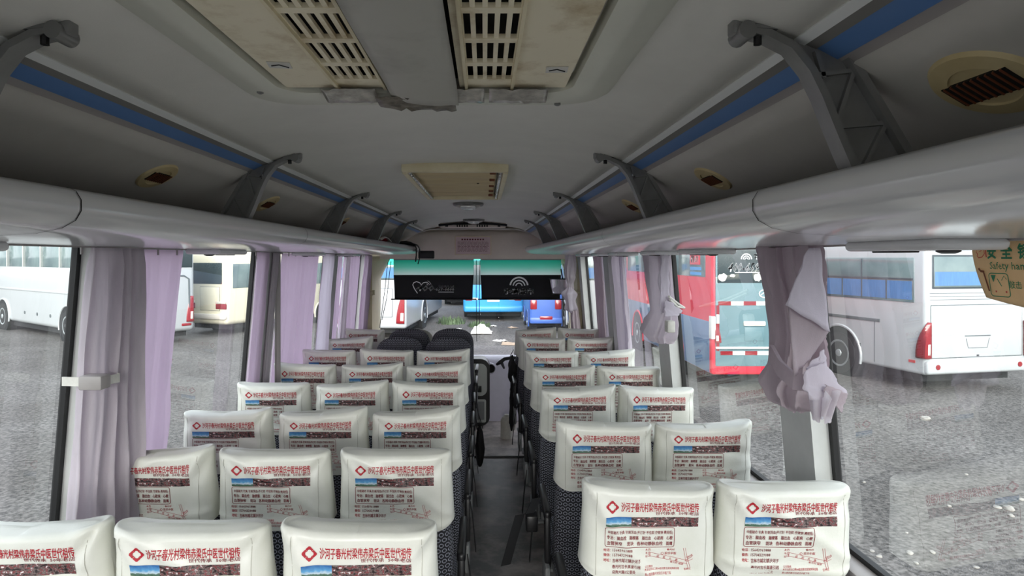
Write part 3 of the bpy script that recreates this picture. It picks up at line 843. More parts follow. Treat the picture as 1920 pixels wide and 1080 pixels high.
# ------------------------------------------------------------------ things on and under the left rack
t = thing('folded_booklet', 'red and white folded booklet lying on the left luggage rack', 'booklet', (XC - .72, 5.0, 1.80))
b = MB(); b.grid(lambda u, v: (XC - .80 + .13 * u, 4.75 + .5 * v, 1.828 + .025 * math.sin(v * PI) + .012 * u), 6, 14); b.build('cover', M_red, parent=t, solid=.004)
b = MB(); b.grid(lambda u, v: (XC - .66 + .02 * u, 4.75 + .5 * v, 1.842 + .025 * math.sin(v * PI) - .008 * u), 3, 14); k = b.build('page_edge', M_wpaper, parent=t, solid=.006); k['label'] = 'white page edge'
t = thing('black_cloth_bag', 'black cloth bag with hanging strap at the front end of the left rack', 'bag', (XC - .6, 6.4, 1.75))
b = MB(); b.grid(lambda u, v: (XC - .66 + .24 * (u - .5) * (1 - .3 * v) , 6.35 + .5 * (v - .5), 1.83 + .035 * math.sin(v * PI) * math.sin(u * PI) + .008 * noise.noise(Vector((u * 5, v * 5, 1)))), 12, 14); b.build('body', M_belt, parent=t, solid=.012)
b = MB(); b.bar([(XC - .62, 6.33, 1.845), (XC - .575, 6.33, 1.838), (XC - .552, 6.33, 1.80), (XC - .552, 6.33, 1.73), (XC - .56, 6.34, 1.665)], (0, 1, 0), .075, .005); b.build('strap', M_belt, parent=t)
b = MB(); b.bar([(XC - .60, 6.43, 1.845), (XC - .552, 6.43, 1.834), (XC - .53, 6.43, 1.79), (XC - .53, 6.43, 1.70), (XC - .545, 6.42, 1.64)], (0, 1, 0), .05, .005); b.build('strap', M_belt, parent=t)
t = thing('monitor', 'flat black monitor hanging under the front end of the left rack', 'monitor', (XC - .5, 6.9, 1.70))
a = W(784, 485, 6.7); c_ = W(812, 470, 6.7)
b = MB(); b.box(a.x, c_.x + .01, 6.7, 6.78, a.z, c_.z, r=.012); b.build('case', M_blackp, parent=t)
b = MB(); b.box(a.x + .03, a.x + .09, 6.71, 6.77, c_.z - .005, 1.765, r=.006); b.build('mount', M_blackp, parent=t)

# ------------------------------------------------------------------ windscreen blinds
def blind(px0, px1, label):
    t = thing('windscreen_blind', label, 'sun blind', (0, 7.6, 1.5), 0, 'sun blinds on the windscreen')
    d = 7.62
    zt = W(0, 486, d).z; zm = W(0, 515.5, d).z; zb = W(0, 561, d).z
    def fx(px): return (px - 908) / F * d
    b = MB(); nu, nv = 24, 8
    def g1(u, v): return (fx(px0) + u * (fx(px1) - fx(px0)), d + .004 * math.sin(u * 9), zm + v * (zt - zm))
    b.grid(g1, nu, nv)
    o = b.build('tinted_top', M_blind, parent=t, solid=.0)
    uvl = o.data.uv_layers.new(name='UVMap')
    for lp in o.data.loops:
        co = o.data.vertices[lp.vertex_index].co + t.location
        uvl.data[lp.index].uv = ((co.x - fx(px0)) / (fx(px1) - fx(px0)), (co.z - zm) / (zt - zm))
    b = MB()
    def g2(u, v):
        inset = .012 * math.sin((1 - v) * PI * .5)
        xa, xb = fx(px0) + inset, fx(px1) - inset
        return (xa + u * (xb - xa), d + .004 * math.sin(u * 9), zb + v * (zm - zb))
    b.grid(g2, nu, nv); o = b.build('black_fabric', M_shade, parent=t, solid=.003)
    b = MB(); b.tube([(fx(px0) - .03, d - .004, zb), (fx(px1) + .03, d - .004, zb)], .007, 8); b.build('bottom_rod', M_blackp, parent=t)
    b = MB(); b.tube([(fx(px0), d, zt + .005), (fx(px1), d, zt + .005)], .016, 8); b.build('roller', M_greytrim, parent=t)
    return t, d
t, d = blind(738, 888, 'left black windscreen blind with a silver heart and phone number')
Fl = Flat()
def arc(cx, cy, r, a0, a1, n=16, ry=None): return [(cx + r * math.cos(math.radians(a0 + (a1 - a0) * i / n)), cy + (ry or r) * math.sin(math.radians(a0 + (a1 - a0) * i / n))) for i in range(n + 1)]
# pixel-sized design drawn with y up, origin at photo pixel (0,-0)
H_ = [(783, -550), (777, -541), (774, -534), (776, -530), (781, -528), (787, -530), (790, -534), (794, -530), (800, -529), (804, -532)]
Fl.line(H_, 1.6)
for r in (5, 8, 11): Fl.line(arc(798, -537, r, 20, 70, 6), .8)
Fl.text('400', 781, -546, 814, -535, 0, .03, slant=.25)
Fl.text('-659-6666', 814, -545, 852, -539, 0, .03, slant=.2)
Fl.text('宇通客车服务', 822, -539, 854, -534.5, 0, .03)
Fl.line([(822, -547.5), (851, -547.5)], 1.0)
def fm(a, b_): return ((a - 908) / F * d, d - .0085, CZ + (484 + b_) / F * d)
b = MB(); Fl.to(b, fm); k = b.build('printed_logo', M_silver, parent=t, smooth=False, fix=False, solid=.001); k['label'] = 'silver heart, 400 number lettering'
t, d = blind(901, 1052, 'right black windscreen blind with silver arches and four characters')
Fl = Flat()
for r, wd in ((16.5, 3.0), (11, 2.4), (6, 2.0)): Fl.line(arc(973, -537, r, 8, 172, 20, r * 1.02), wd)
for i, ch in enumerate('宇通客车'): Fl.text(ch, 945 + i * 14.4, -552, 957.5 + i * 14.4, -541, 0, .05)
b = MB(); Fl.to(b, fm); k = b.build('printed_logo', M_silver, parent=t, smooth=False, fix=False, solid=.001); k['label'] = 'silver arches above four characters'

# cords between the blinds
def cord(pts, label, nm='blind_cord'):
    b = MB(); b.tube(pts, .004, 6); o = b.build(nm, M_blackp)
    return tag(o, label, 'cord', 'thin pull cords on the windscreen')
cord([W(893, 488, 7.66), W(893, 560, 7.66), W(894, 640, 7.66)], 'thin cord hanging between the two blinds, left one')
cord([W(900, 488, 7.66), W(899, 560, 7.66), W(899, 615, 7.66)], 'thin cord hanging between the two blinds, right one')
cord([W(727, 492, 7.66), W(722, 540, 7.66), W(712, 615, 7.66)], 'thin black cord along the left edge of the windscreen')
cord([W(733, 490, 7.66), W(725, 560, 7.66), W(716, 600, 7.66)], 'thin cord beside the left edge of the left blind')
cord([W(1056, 490, 7.66), W(1062, 540, 7.66), W(1068, 615, 7.66)], 'thin black cord along the right edge of the windscreen')

# inside mirror at the right of the windscreen
t = thing('rear_view_mirror', 'black framed mirror hanging at the right of the windscreen', 'mirror', tuple(W(1053, 535, 7.45)))
d = 7.42
p = [W(x, y, d) for x, y in ((1030, 523), (1072, 523), (1074, 552), (1036, 551))]
b = MB(); b.add([p[0], p[1], p[2], p[3]], [(3, 2, 1, 0)])
b.build('mirror_glass', mat('mirror_silver', S(225, 228, 230), .03, metal=1.0), parent=t, smooth=False, solid=.01, soffset=-1)
b = MB(); b.tube(p + [], .008, 8, closed=True); b.build('frame', M_blackp, parent=t)
b = MB(); b.tube([W(1074, 545, d), W(1080, 540, d + .02), W(1085, 540, d + .06)], .012, 8); b.tube([W(1055, 523, d), W(1053, 512, d + .05), W(1052, 505, d + .1)], .008, 8); b.build('mount_arm', M_blackp, parent=t)

# ------------------------------------------------------------------ dashboard
t = thing('dashboard', 'mauve grey moulded dashboard below the windscreen', 'dashboard', (XC, 7.4, -.14))
b = MB()
dp = [(7.80, .50), (7.55, .56), (7.38, .565), (7.28, .535), (7.22, .47), (7.19, .36), (7.18, .2), (7.185, 0), (7.20, -.135), (7.79, -.135)]
b.prism(dp, lambda q, a: (a, q[0], q[1]), XC - 1.24, XC + 1.1); b.build('body', M_dash, parent=t, angle=45)
T = Matrix.Translation(W(920, 691, 7.205)) @ Matrix.Rotation(PI / 2, 4, 'X')
b = MB(); b.lathe([(.062, -.02), (.062, .012), (.052, .022), (.046, .010)], 28, M=T); b.build('vent_ring', M_dash, parent=t)
b = MB(); b.lathe([(.046, -.01), (.046, .012), (.03, .014)], 24, M=T); k = b.build('vent_bore', M_dark, parent=t)
b = MB()
b.tube([W(932, 683, 7.12), W(938, 679, 7.06), W(946, 673, 7.05), W(958, 671, 7.06), W(972, 671, 7.10)], [.016, .024, .02, .018, .018], 10)
b.tube([W(940, 679, 7.06), W(945, 690, 7.18)], [.02, .012], 8)
k = b.build('grab_handle', M_blackp, parent=t); k['label'] = 'black curved grab handle'
b = MB()
def con(u, v):
    z = -.13 + v * .74
    a = u * PI
    r_ = .20 * (1 - .45 * max(0, v - .55) ** 2 * 4)
    return (XC - .12 + .26 * (1 if a < PI / 2 else 1) * (1 - (1 - math.sin(a) ** .6) * 1) * 0 + (-.22 + .42 * u), 6.98 + .2 * (1 - math.sin(a) ** .5), z - (.25 * max(0, abs(u - .5) * 2 - .6) if v > .95 else 0))
q = rrect(-.33, -.13, .06, .60, .10, 6)
b.prism(q, lambda p_, a: (p_[0], a, p_[1]), 6.98, 7.22); k = b.build('instrument_console', M_blackp, parent=t); k['label'] = 'black rimmed centre console'
b = MB(); b.prism(rrect(-.29, .20, .03, .55, .07, 6), lambda p_, a: (p_[0], a, p_[1]), 6.965, 6.985); kk = b.build('console_face', M_dashl, parent=k)
b = MB(); b.prism(rrect(-.29, -.09, .02, .16, .02, 4), lambda p_, a: (p_[0], a, p_[1]), 6.968, 6.985); b.build('pocket_panel', M_dashl, parent=k)
b = MB(); b.box(-.12, -.03, 6.958, 6.97, .24, .31, r=.004); b.build('radio_display', M_blackp, parent=k)
b = MB(); b.box(-.26, .0, 6.960, 6.972, -.06, .14, r=.01); b.build('pocket_recess', M_greyp, parent=k)
t = thing('white_jug', 'white plastic jug standing on the front floor by the right seats', 'jug', tuple(W(950, 826, 6.55)))
bx = W(950, 820, 6.55)
b = MB(); b.lathe([(.06, -.14), (.062, -.13), (.062, .04), (.045, .075), (.025, .085), (.025, .10)], 20, M=Matrix.Translation((bx.x, 6.55, 0))); b.build('body', M_wpaper, parent=t)
b = MB(); b.tube([(bx.x + .05, 6.52, .05), (bx.x + .085, 6.52, .03), (bx.x + .08, 6.52, -.04), (bx.x + .055, 6.52, -.06)], .009, 8); b.build('handle', M_wpaper, parent=t)

# ------------------------------------------------------------------ seats
HT = 1.025                       # height of the covered seat tops
TL = math.tan(math.radians(9))
def yc(z): return (HT - z) * TL  # the back leans: its foot is further forward

# ---- artwork printed on the covers: u to the right, v up, in metres
PW = 0.270
def pu(px): return (px - 245) / 613.0 * PW - PW / 2
def pv(py): return -(py - 172) * 0.000475
def cover_art():
    A = Flat(); A.maxseg = .007
    def T(s, x0, y0, x1, y1, mi=0, bold=0.0, rot=0.0): A.text(s, pu(x0), pv(y1), pu(x1), pv(y0), mi, bold, rot)
    cx, cy, R_ = pu(291), pv(213), 0.0182
    lobe = [(1.0, .10), (1.0, -.10), (.57, -.53), (.49, -.47), (.30, -.27), (.50, -.20), (.55, -.08), (.55, .08), (.50, .20), (.30, .27), (.49, .47), (.57, .53)]
    for k in range(4):
        ca, sa = math.cos(k * PI / 2), math.sin(k * PI / 2)
        q = [(cx + R_ * (a * ca - b_ * sa), cy + R_ * (a * sa + b_ * ca)) for a, b_ in lobe]
        fs = [(0, 1, 6, 7), (1, 2, 3, 4), (1, 4, 5, 6), (0, 7, 8), (0, 8, 9), (0, 9, 10, 11)]
        A.it.append((q, [list(f) for f in fs], 0))
    T('沙河子春光村梁伟赤梁氏中医世代祖传', 348, 179, 858, 240, 0, .028)
    T('世代传承', 575, 239, 705, 260, 1, .02); T('50年老店', 728, 238, 858, 259, 1, .02)
    A.line(rrect(pu(245), pv(465), pu(702), pv(337), .007, 4), .0016, 1, closed=True)
    T('中医秘方 针灸 针刺泻血(不打针 不住院 疗效快 费用低)', 262, 357, 690, 383, 1, .025)
    T('专治：脑血栓', 257, 391, 384, 417, 1, .025); T('脑梗塞', 405, 391, 464, 417, 1, .025); T('脑出血', 487, 391, 546, 417, 1, .025); T('心脏病', 568, 391, 628, 417, 1, .025); T('心梗', 650, 391, 690, 417, 1, .025)
    T('血管狭窄', 258, 427, 354, 454, 1, .025); T('斑块', 388, 427, 432, 454, 1, .025); T('各种动静脉血栓', 454, 427, 626, 454, 1, .025); T('面瘫', 648, 427, 690, 454, 1, .025)
    T('电话：', 237, 476, 285, 496, 0, .02); T('15643961888', 297, 477, 425, 496, 1, .01)
    T('微信：', 237, 508, 285, 529, 0, .02); T('15704329088', 297, 509, 425, 529, 1, .01)
    T('地址：', 237, 541, 285, 563, 0, .02); T('吉林市越北镇沙河子', 297, 542, 482, 570, 1, .02)
    T('春光村吉长高速引线', 297, 584, 482, 610, 1, .02)
    T('迎宾大路5公里处', 297, 620, 452, 644, 1, .02)
    # little road map
    L = lambda pts, wd=.0009: A.line([(pu(a), pv(b_)) for a, b_ in pts], wd, 0)
    L([(548, 500), (800, 556)]); L([(542, 522), (795, 578)]); L([(765, 472), (782, 540), (806, 612)]); L([(778, 470), (795, 535), (818, 605)])
    L([(780, 560), (826, 530)]); L([(790, 566), (832, 545)]); L([(548, 500), (542, 522)])
    L([(617, 507), (627, 498), (637, 507), (627, 516), (617, 507)], .001)
    T('春光村', 657, 475, 708, 489, 0, .01); T('梁氏中医', 643, 498, 720, 516, 0, .01)
    for i, ch in enumerate('迎宾大路'): T(ch, 590 + 42 * i, 516 + 9.4 * i, 606 + 42 * i, 534 + 9.4 * i, 0, .0, -.2)
    for i, ch in enumerate('西出口'): T(ch, 532, 474 + 20 * i, 547, 490 + 20 * i, 0, 0)
    for i, ch in enumerate('火车站'): T(ch, 515, 474 + 22 * i, 528, 490 + 22 * i, 0, 0)
    T('吉林大路', 788, 520, 832, 536, 0, 0, .5); T('春光村 福源', 682, 566, 772, 580, 0, 0, -.2); T('吉林北', 776, 604, 822, 620, 0, 0, .1)
    T('公交路线', 512, 584, 566, 599, 0, .0)
    T('火车站西出口乘84路到雾凇高架换乘线路', 510, 601, 745, 617, 0, .0); T('乘61路到春光村梁氏中医下车', 510, 628, 690, 645, 0, .0)
    return A
ART = cover_art()

CH = 0.272; CR = 0.052
def ca_(t): return 0.2020 - 0.011 * t            # half width, t = 0 at the hem, 1 at the top
def cb_(t): return 0.066 - 0.012 * t             # half depth
VAR = [  # folds: (nx, nz, offset, width, amplitude), ears (left, right), sag
    dict(seed=1, crease=(.012, -.008), folds=[(.55, .83, -.075, .016, .0055), (-.7, .7, .175, .014, -.005), (.1, 1, -.24, .012, .004)], ear=(.018, .006), sag=.005, tilt=.0),
    dict(seed=5, crease=(-.007, .013), folds=[(-.42, .9, -.02, .018, .007), (.62, .78, .10, .014, -.006), (-.1, 1, -.225, .014, .004)], ear=(.006, .020), sag=.008, tilt=.012),
    dict(seed=9, crease=(.011, .010), folds=[(.8, .6, -.16, .016, .006), (-.6, .8, .12, .016, .006), (.05, 1, -.255, .01, .0035)], ear=(.020, .014), sag=.004, tilt=-.006),
    dict(seed=14, crease=(.006, -.013), folds=[(.25, .97, -.07, .02, -.006), (-.8, .6, .16, .014, .006), (-.15, 1, -.2, .012, .003)], ear=(.010, .022), sag=.010, tilt=.006),
]
def wr(V, u, zt):
    """wrinkle offset out of the back face; zt = height above HT (negative)"""
    s = V['seed']
    w_ = .0042 * noise.noise(Vector((u * 9, zt * 7, s))) + .0014 * noise.noise(Vector((u * 24, zt * 14, s + 3)))
    for a, b_, c_, sg, am in V['folds']:
        q = u * a + zt * b_
        mask = .5 + .5 * noise.noise(Vector((u * 6, zt * 6, s * 2.3)))
        w_ += 1.7 * am * math.exp(-((q - c_) / sg) ** 2) * max(0, min(1, mask * 1.6))
    for sg_, am in zip((-1, 1), V['crease']):
        for ang, k_ in ((.85, 1.0), (1.25, -.7)):
            dx, dz = u - sg_ * .185, zt + .004
            ca, sa = math.cos(ang), math.sin(ang)
            along = -sg_ * dx * ca - dz * sa; across = -sg_ * dx * sa - (-dz) * ca
            if along > 0: w_ += k_ * am * math.exp(-(across / (.006 + along * .08)) ** 2) * math.exp(-(along / .10) ** 2)
    return w_
def topz(V, u): return -V['sag'] * math.cos(u / .2 * PI / 2) + V['tilt'] * u / .2
def backy(V, u, zt):
    """y of the cover's back face (towards the camera) at (u, zt)"""
    t = (zt + CH) / CH
    a, b_ = ca_(t), cb_(t)
    au = min(abs(u), a)
    base = b_ if au <= a - CR else b_ - CR + math.sqrt(max(0, CR * CR - (au - (a - CR)) ** 2))
    bulge = .010 * (1 - min(1, (u / .2) ** 2)) * math.sin(max(0, min(1, t)) * PI)
    return yc(HT + zt) - base - bulge - wr(V, u, zt)
def make_cover(V):
    nb, ncn, nsd, nf = 34, 7, 5, 10
    def ring(a, b_, r):
        r = min(r, a * .95, b_ * .95); out = []
        for i in range(nb): out.append((-(a - r) + 2 * (a - r) * i / (nb - 1), -b_, 0))
        for i in range(1, ncn + 1):
            an = -PI / 2 + PI / 2 * i / ncn; out.append((a - r + r * math.cos(an), -b_ + r + r * math.sin(an), 0))
        for i in range(1, nsd): out.append((a, (-b_ + r) + 2 * (b_ - r) * i / nsd, 1))
        for i in range(0, ncn + 1):
            an = PI / 2 * i / ncn; out.append((a - r + r * math.cos(an), b_ - r + r * math.sin(an), 1))
        for i in range(1, nf): out.append((a - r - 2 * (a - r) * i / nf, b_, 1))
        for i in range(0, ncn + 1):
            an = PI / 2 + PI / 2 * i / ncn; out.append((-(a - r) + r * math.cos(an), b_ - r + r * math.sin(an), 1))
        for i in range(1, nsd): out.append((-a, (b_ - r) - 2 * (b_ - r) * i / nsd, 1))
        for i in range(0, ncn):
            an = PI + PI / 2 * i / ncn; out.append((-(a - r) + r * math.cos(an), -b_ + r + r * math.sin(an), 0))
        return out
    vs = []; fs = []; n = 0; rt = .020
    lev = [(-CH, 0)] + [(-CH + (CH - rt) * i / 26, 0) for i in range(1, 27)] + [(-rt + rt * math.sin(k * PI / 10), rt * (1 - math.cos(k * PI / 10))) for k in range(1, 6)] + [(.003, .032), (.005, .048)]
    # hem folded inward
    base = ring(ca_(0), cb_(0), CR); n = len(base)
    rings = []
    rings.append([(x * .975, yc(HT - CH) + y * .90, HT - CH + .014 + .030 * max(0, (abs(x) - .125) / .072) ** 2) for x, y, _ in base])
    for zt, ins in lev:
        t = min(1, (zt + CH) / CH)
        rg = ring(ca_(t), cb_(t), CR) if ins == 0 else None
        full = ring(ca_(t), cb_(t), CR)
        a, b_ = ca_(t), cb_(t)
        out = []
        for x, y, fr in full:
            z = HT + zt
            yy = yc(z) + y
            if not fr: yy = backy(V, x, min(zt, 0))
            if ins:
                k = ins
                x2 = math.copysign(max(0, abs(x) - k * .6), x); yy = yc(z) + (yy - yc(z)) * max(.04, 1 - k / b_ * .98)
            else: x2 = x
            cor = max(0.0, (abs(x) - .12) / .08)
            tt = max(0.0, (zt + .07) / .07)
            er = V['ear'][0 if x < 0 else 1]
            z2 = z + tt * (topz(V, x) + er * cor * (1 - min(1, ins / .03)))
            x2 += math.copysign(er * .35 * cor * tt * (1 - min(1, ins / .04)), x)
            if fr: yy += .004 * noise.noise(Vector((x * 12, z * 12, V['seed'] + 7)))
            # side dimples near the top corners
            d_ = math.exp(-((abs(x) - .175) / .03) ** 2 - ((zt + .055) / .03) ** 2) * (1 if (V['seed'] % 2) == (x > 0) else .3)
            if not fr: yy += .012 * d_
            kh = max(0.0, 1 - (zt + CH) / .07)
            hem = kh * (.004 * math.sin(x * 14 + V['seed']) + .030 * max(0, (abs(x) - .125) / .072) ** 2 - .004)
            out.append((x2, yy, z2 + hem))
        rings.append(out)
    for R_ in rings: vs += R_
    for j in range(len(rings) - 1):
        for i in range(n): fs.append((j * n + i, j * n + (i + 1) % n, (j + 1) * n + (i + 1) % n, (j + 1) * n + i))
    fs.append([(len(rings) - 1) * n + i for i in range(n)])
    b = MB(); b.add(vs, fs)
    return b
PT = -.031                       # top of the print below the top of the cover
def on_cover(V, u, v, eps=.0014):
    zt = PT + v
    t = (zt + CH) / CH
    tt = max(0.0, (zt + .07) / .07)
    cor = max(0.0, (abs(u) - .12) / .08)
    er = V['ear'][0 if u < 0 else 1]
    z = HT + zt + tt * (topz(V, u) + er * cor)
    d_ = math.exp(-((abs(u) - .175) / .03) ** 2 - ((zt + .055) / .03) ** 2) * (1 if (V['seed'] % 2) == (u > 0) else .3)
    return (u, backy(V, u, zt) + .012 * d_ - eps, z)

def make_backrest():
    """upholstered back below the cover"""
    rings = []; 
    for z, a, bb in ((.33, .15, .03), (.345, .185, .05), (.40, .196, .060), (.50, .198, .066), (.62, .198, .064), (.70, .195, .058), (.735, .192, .052), (.75, .185, .048), (.94, .165, .036), (.965, .160, .030), (.98, .14, .02)):
        q = rrect(-a, -bb, a, bb, min(bb * .9, .05), 5)
        rings.append([(x, yc(z) + y - .012 * math.cos(min(1, abs(x) / .2) * PI / 2) * (1 if y < 0 else 0), z) for x, y in q])
    n = len(rings[0]); b = MB(); fs = []
    for j in range(len(rings) - 1):
        for i in range(n): fs.append((j * n + i, j * n + (i + 1) % n, (j + 1) * n + (i + 1) % n, (j + 1) * n + i))
    fs.append(list(range(n))[::-1]); fs.append([(len(rings) - 1) * n + i for i in range(n)])
    b.add([p for r in rings for p in r], fs)
    return b
def make_arch_back(top=HT + .01, half=.199):
    """rounded back without cover"""
    rings = []
    zs = [.33, .345, .40, .50, .62, .72, .80, .86] + [top - .18 + .18 * math.sin(k * PI / 2 / 9) for k in range(1, 10)]
    for z in zs:
        if z < .35: a, bb = (.15, .03) if z < .34 else (.185, .05)
        else:
            k = max(0, (z - (top - .18)) / .18)
            a = half * (1 - k ** 3.2) ** (1 / 2.6) if k < 1 else .02
            bb = .068 * (1 - max(0, (z - .6)) * .35) * (1 - max(0, (k - .7) / .3) ** 2 * .75)
        a = max(a, .06); bb = max(bb, .012)
        q = rrect(-a, -bb, a, bb, min(bb * .9, .05), 5)
        rings.append([(x, yc(z) + y - .02 * math.cos(min(1, abs(x) / .2) * PI / 2) * (1 if y < 0 else 0) * (0 if z > top - .02 else 1), z) for x, y in q])
    n = len(rings[0]); b = MB(); fs = []
    for j in range(len(rings) - 1):
        for i in range(n): fs.append((j * n + i, j * n + (i + 1) % n, (j + 1) * n + (i + 1) % n, (j + 1) * n + i))
    fs.append(list(range(n))[::-1]); fs.append([(len(rings) - 1) * n + i for i in range(n)])
    b.add([p for r in rings for p in r], fs)
    return b
def make_cushion():
    b = MB(); b.box(-.196, .196, .15, .53, .33, .445, r=.045, seg=4); return b

def seat_common(t, side):
    make_cushion().build('cushion', M_fab, parent=t, local=True)
    b = MB(); b.box(-.185, .185, .12, .50, .285, .335, r=.012); b.build('seat_frame', M_greyp, parent=t, local=True)
    for x in (-.13, .13):
        b = MB(); b.tube([(x, .16, .3), (x, .19, .02)], .018, 10); b.box(x - .03, x + .03, .13, .28, .0, .018, r=.006); b.tube([(x, .46, .3), (x, .22, .05)], .014, 8)
        b.build('leg', M_greyp, parent=t, local=True)
PROTO = {}
def proto(kind, v):
    key = (kind, v)
    if key in PROTO: return PROTO[key]
    t = thing('coach_chair', 'seat', 'coach seat', (0, 0, 0), 0, 'coach seats')
    if kind == 'cover':
        V = VAR[v]
        if ('m', 'back') in PROTO:
            for o in PROTO[('m', 'back')]:
                c_ = copy_tree(o, t)
        else:
            lst = [make_backrest().build('backrest', M_fab, parent=t, local=True)]
            seat_common(t, 0); PROTO[('m', 'back')] = [c_ for c_ in t.children]
        cv = make_cover(V).build('headrest_cover', M_leather, parent=t, local=True, angle=70)
        cv['label'] = 'cream printed headrest cover'
        b = MB(); ART.to(b, lambda u, q: on_cover(V, u, q))
        k = b.build('printed_lettering', [M_red, M_dred], parent=cv, local=True, smooth=False, fix=False); k['label'] = 'red printed lettering, emblem and map'
        b = MB(); nu, nv = 30, 4
        u0, u1, v0, v1 = pu(247), pu(857), pv(332), pv(272)
        b.grid(lambda u, q: on_cover(V, u0 + u * (u1 - u0), v0 + q * (v1 - v0)), nu, nv)
        k = b.build('photo_strip', M_strip, parent=cv, local=True, fix=False); k['label'] = 'printed strip of small photos'
        uvl = k.data.uv_layers.new(name='UVMap')
        for lp in k.data.loops:
            i = lp.vertex_index; uvl.data[lp.index].uv = ((i % nu) / (nu - 1), (i // nu) / (nv - 1))
        for us in (-.160, .160):
            b = MB()
            pts = [on_cover(V, us, q, .0003) for q in [-(CH + PT) + .012 + (CH - .03) * i / 24 for i in range(25)]]
            b.tube(pts, .0009, 4)
            k = b.build('seam', M_seam, parent=cv, local=True); k['label'] = 'grey stitched seam'
    else:
        make_arch_back().build('backrest', M_fab, parent=t, local=True, angle=60)
        seat_common(t, 0)
    PROTO[key] = t
    t['_used'] = 0
    return t
def add_armrest(t, side):
    """armrest, belt and side trim on the aisle side"""
    x = side * .225
    b = MB(); b.box(x - .016, x + .016, .05, .40, .60, .64, r=.014, seg=3); b.box(x - .012, x + .012, .05, .10, .42, .62, r=.008)
    b.build('armrest', M_blackp, parent=t, local=True)
    b = MB(); b.bar([(x - side * .02, .10, .43), (x, .04, .38), (x + side * .015, .0, .28), (x + side * .03, -.03, .14)], (0, 1, 0), .045, .004); b.build('seat_belt', M_belt, parent=t, local=True)
    b = MB(); b.box(x - .014, x + .010, .02, .17, .29, .42, r=.012); b.build('side_hinge_cover', M_greyp, parent=t, local=True)

ROWN = ['nearest', 'second', 'third', 'fourth', 'fifth', 'sixth', 'seventh', 'eighth']
def place(kind, v, x, d, label, rz=0.0, arm=0, dz=0.0, first=[]):
    p = proto(kind, v)
    if not p['_used']: p['_used'] = 1; t = p
    else:
        t = copy_tree(p)
        for ch in [c_ for c_ in t.children if c_.name.split('.')[0] in ('armrest', 'seat_belt', 'side_hinge_cover')]: bpy.data.objects.remove(ch)
    t.location = (x, d, dz); t.rotation_euler = (0, 0, rz)
    t['label'] = label
    return t
random.seed(11)
LD = [1.625, 2.245, 2.83, 3.45, 4.06, 4.68, 5.40, 6.04]
LX2 = [[-1.145, -.737, -.315], [-1.145, -.732, -.308]] + [[-1.134, -.712, -.30]] * 6
RD = [1.915, 2.62, 3.33, 3.96, 4.63, 5.40, 6.08]
RX = [.489, .895]
vl = [[3, 0, 2], [1, 0, 0], [3, 1, 1], [0, 1, 2], [2, 3, 1], [0, 2, 3], [1, 1, 1], [2, 2, 2]]
vr = [[2, 0], [2, 3], [1, 2], [3, 0], [0, 1], [2, 3], [1, 2]]
seats = []
WHO = ['window seat', 'middle seat', 'aisle seat']
for i, d in enumerate(LD):
    for j in range(3):
        kind = 'arch' if (i >= 6 and j > 0) else 'cover'
        if kind == 'cover': lb = 'cream-covered %s in the %s row left of the aisle' % (WHO[j], ROWN[i])
        else: lb = 'uncovered dark ring-patterned %s in the %s row, left front' % (WHO[j], ['front', 'rear'][7 - i] if False else ROWN[i])
        t = place(kind, vl[i][j] if kind == 'cover' else 0, LX2[i][j], d, lb, rz=random.uniform(-.02, .02))
        seats.append((t, 1 if j == 2 else 0))
for i, d in enumerate(RD):
    for j in range(2):
        lb = 'cream-covered %s in the %s row right of the aisle' % (['aisle seat', 'window seat'][j], ROWN[i])
        t = place('cover', vr[i][j], RX[j], d, lb, rz=random.uniform(-.02, .02))
        seats.append((t, -1 if j == 0 else 0))
arms = {}
for t, s_ in seats:
    if not s_: continue
    if s_ in arms:
        for o in arms[s_]: copy_tree(o, t)
    else:
        n0 = set(t.children); add_armrest(t, s_); arms[s_] = [o for o in t.children if o not in n0]
# driver's seat
t = thing('driver_chair', "grey-topped driver's seat in front of the dark seats on the left", 'driver seat', (-.72, 6.63, -.14))
make_arch_back(HT + .085, .20).build('backrest', M_shellg, parent=t, local=True, angle=60)
b = MB(); b.box(-.22, .22, .12, .48, .40, .52, r=.04, seg=3); b.build('cushion', M_fab, parent=t, local=True)
b = MB(); b.box(-.18, .18, .14, .46, 0.0, .41, r=.02); b.build('pedestal', M_blackp, parent=t, local=True)

# bags hanging at the aisle
def bag(name, label, cat, c, sx, sy, sz, strap_to, m=M_belt):
    t = thing(name, label, cat, c)
    b = MB()
    def fn(u, v):
        a = u * 2 * PI; k = math.sin(max(.02, min(.98, v)) * PI) ** .45
        r = (1 + .35 * noise.noise(Vector((math.cos(a) * 1.6, math.sin(a) * 1.6, v * 5 + c[1]))) + .12 * math.sin(5 * a + 6 * v)) * (.62 + .5 * (1 - v))
        return (c[0] + sx * k * r * math.cos(a), c[1] + sy * k * r * math.sin(a), c[2] + (v - .5) * 2 * sz)
    b.grid(fn, 20, 12, cu=True); b.build('body', m, parent=t, angle=80)
    b = MB(); b.bar([(c[0] - sx * .6, c[1], c[2] + sz * .8), strap_to, (c[0] + sx * .6, c[1] + .02, c[2] + sz * .8)], (0, 1, 0), .03, .005); b.build('strap', m, parent=t)
p = W(905, 880, 5.0); bag('shoulder_bag', 'small black bag hanging from the left seats at the aisle', 'bag', (-.035, 5.02, .06 + .17), .04, .07, .16, (-.075, 5.02, .58))
bag('black_coat', 'bunched black coat hanging beside the front right seats at the aisle', 'coat', (.262, 6.0, .66), .045, .08, .13, (.275, 6.02, .84))
bag('black_coat', 'long black bag hanging low beside the right seats at the aisle', 'bag', (.245, 5.72, .36), .025, .06, .20, (.265, 5.74, .66))
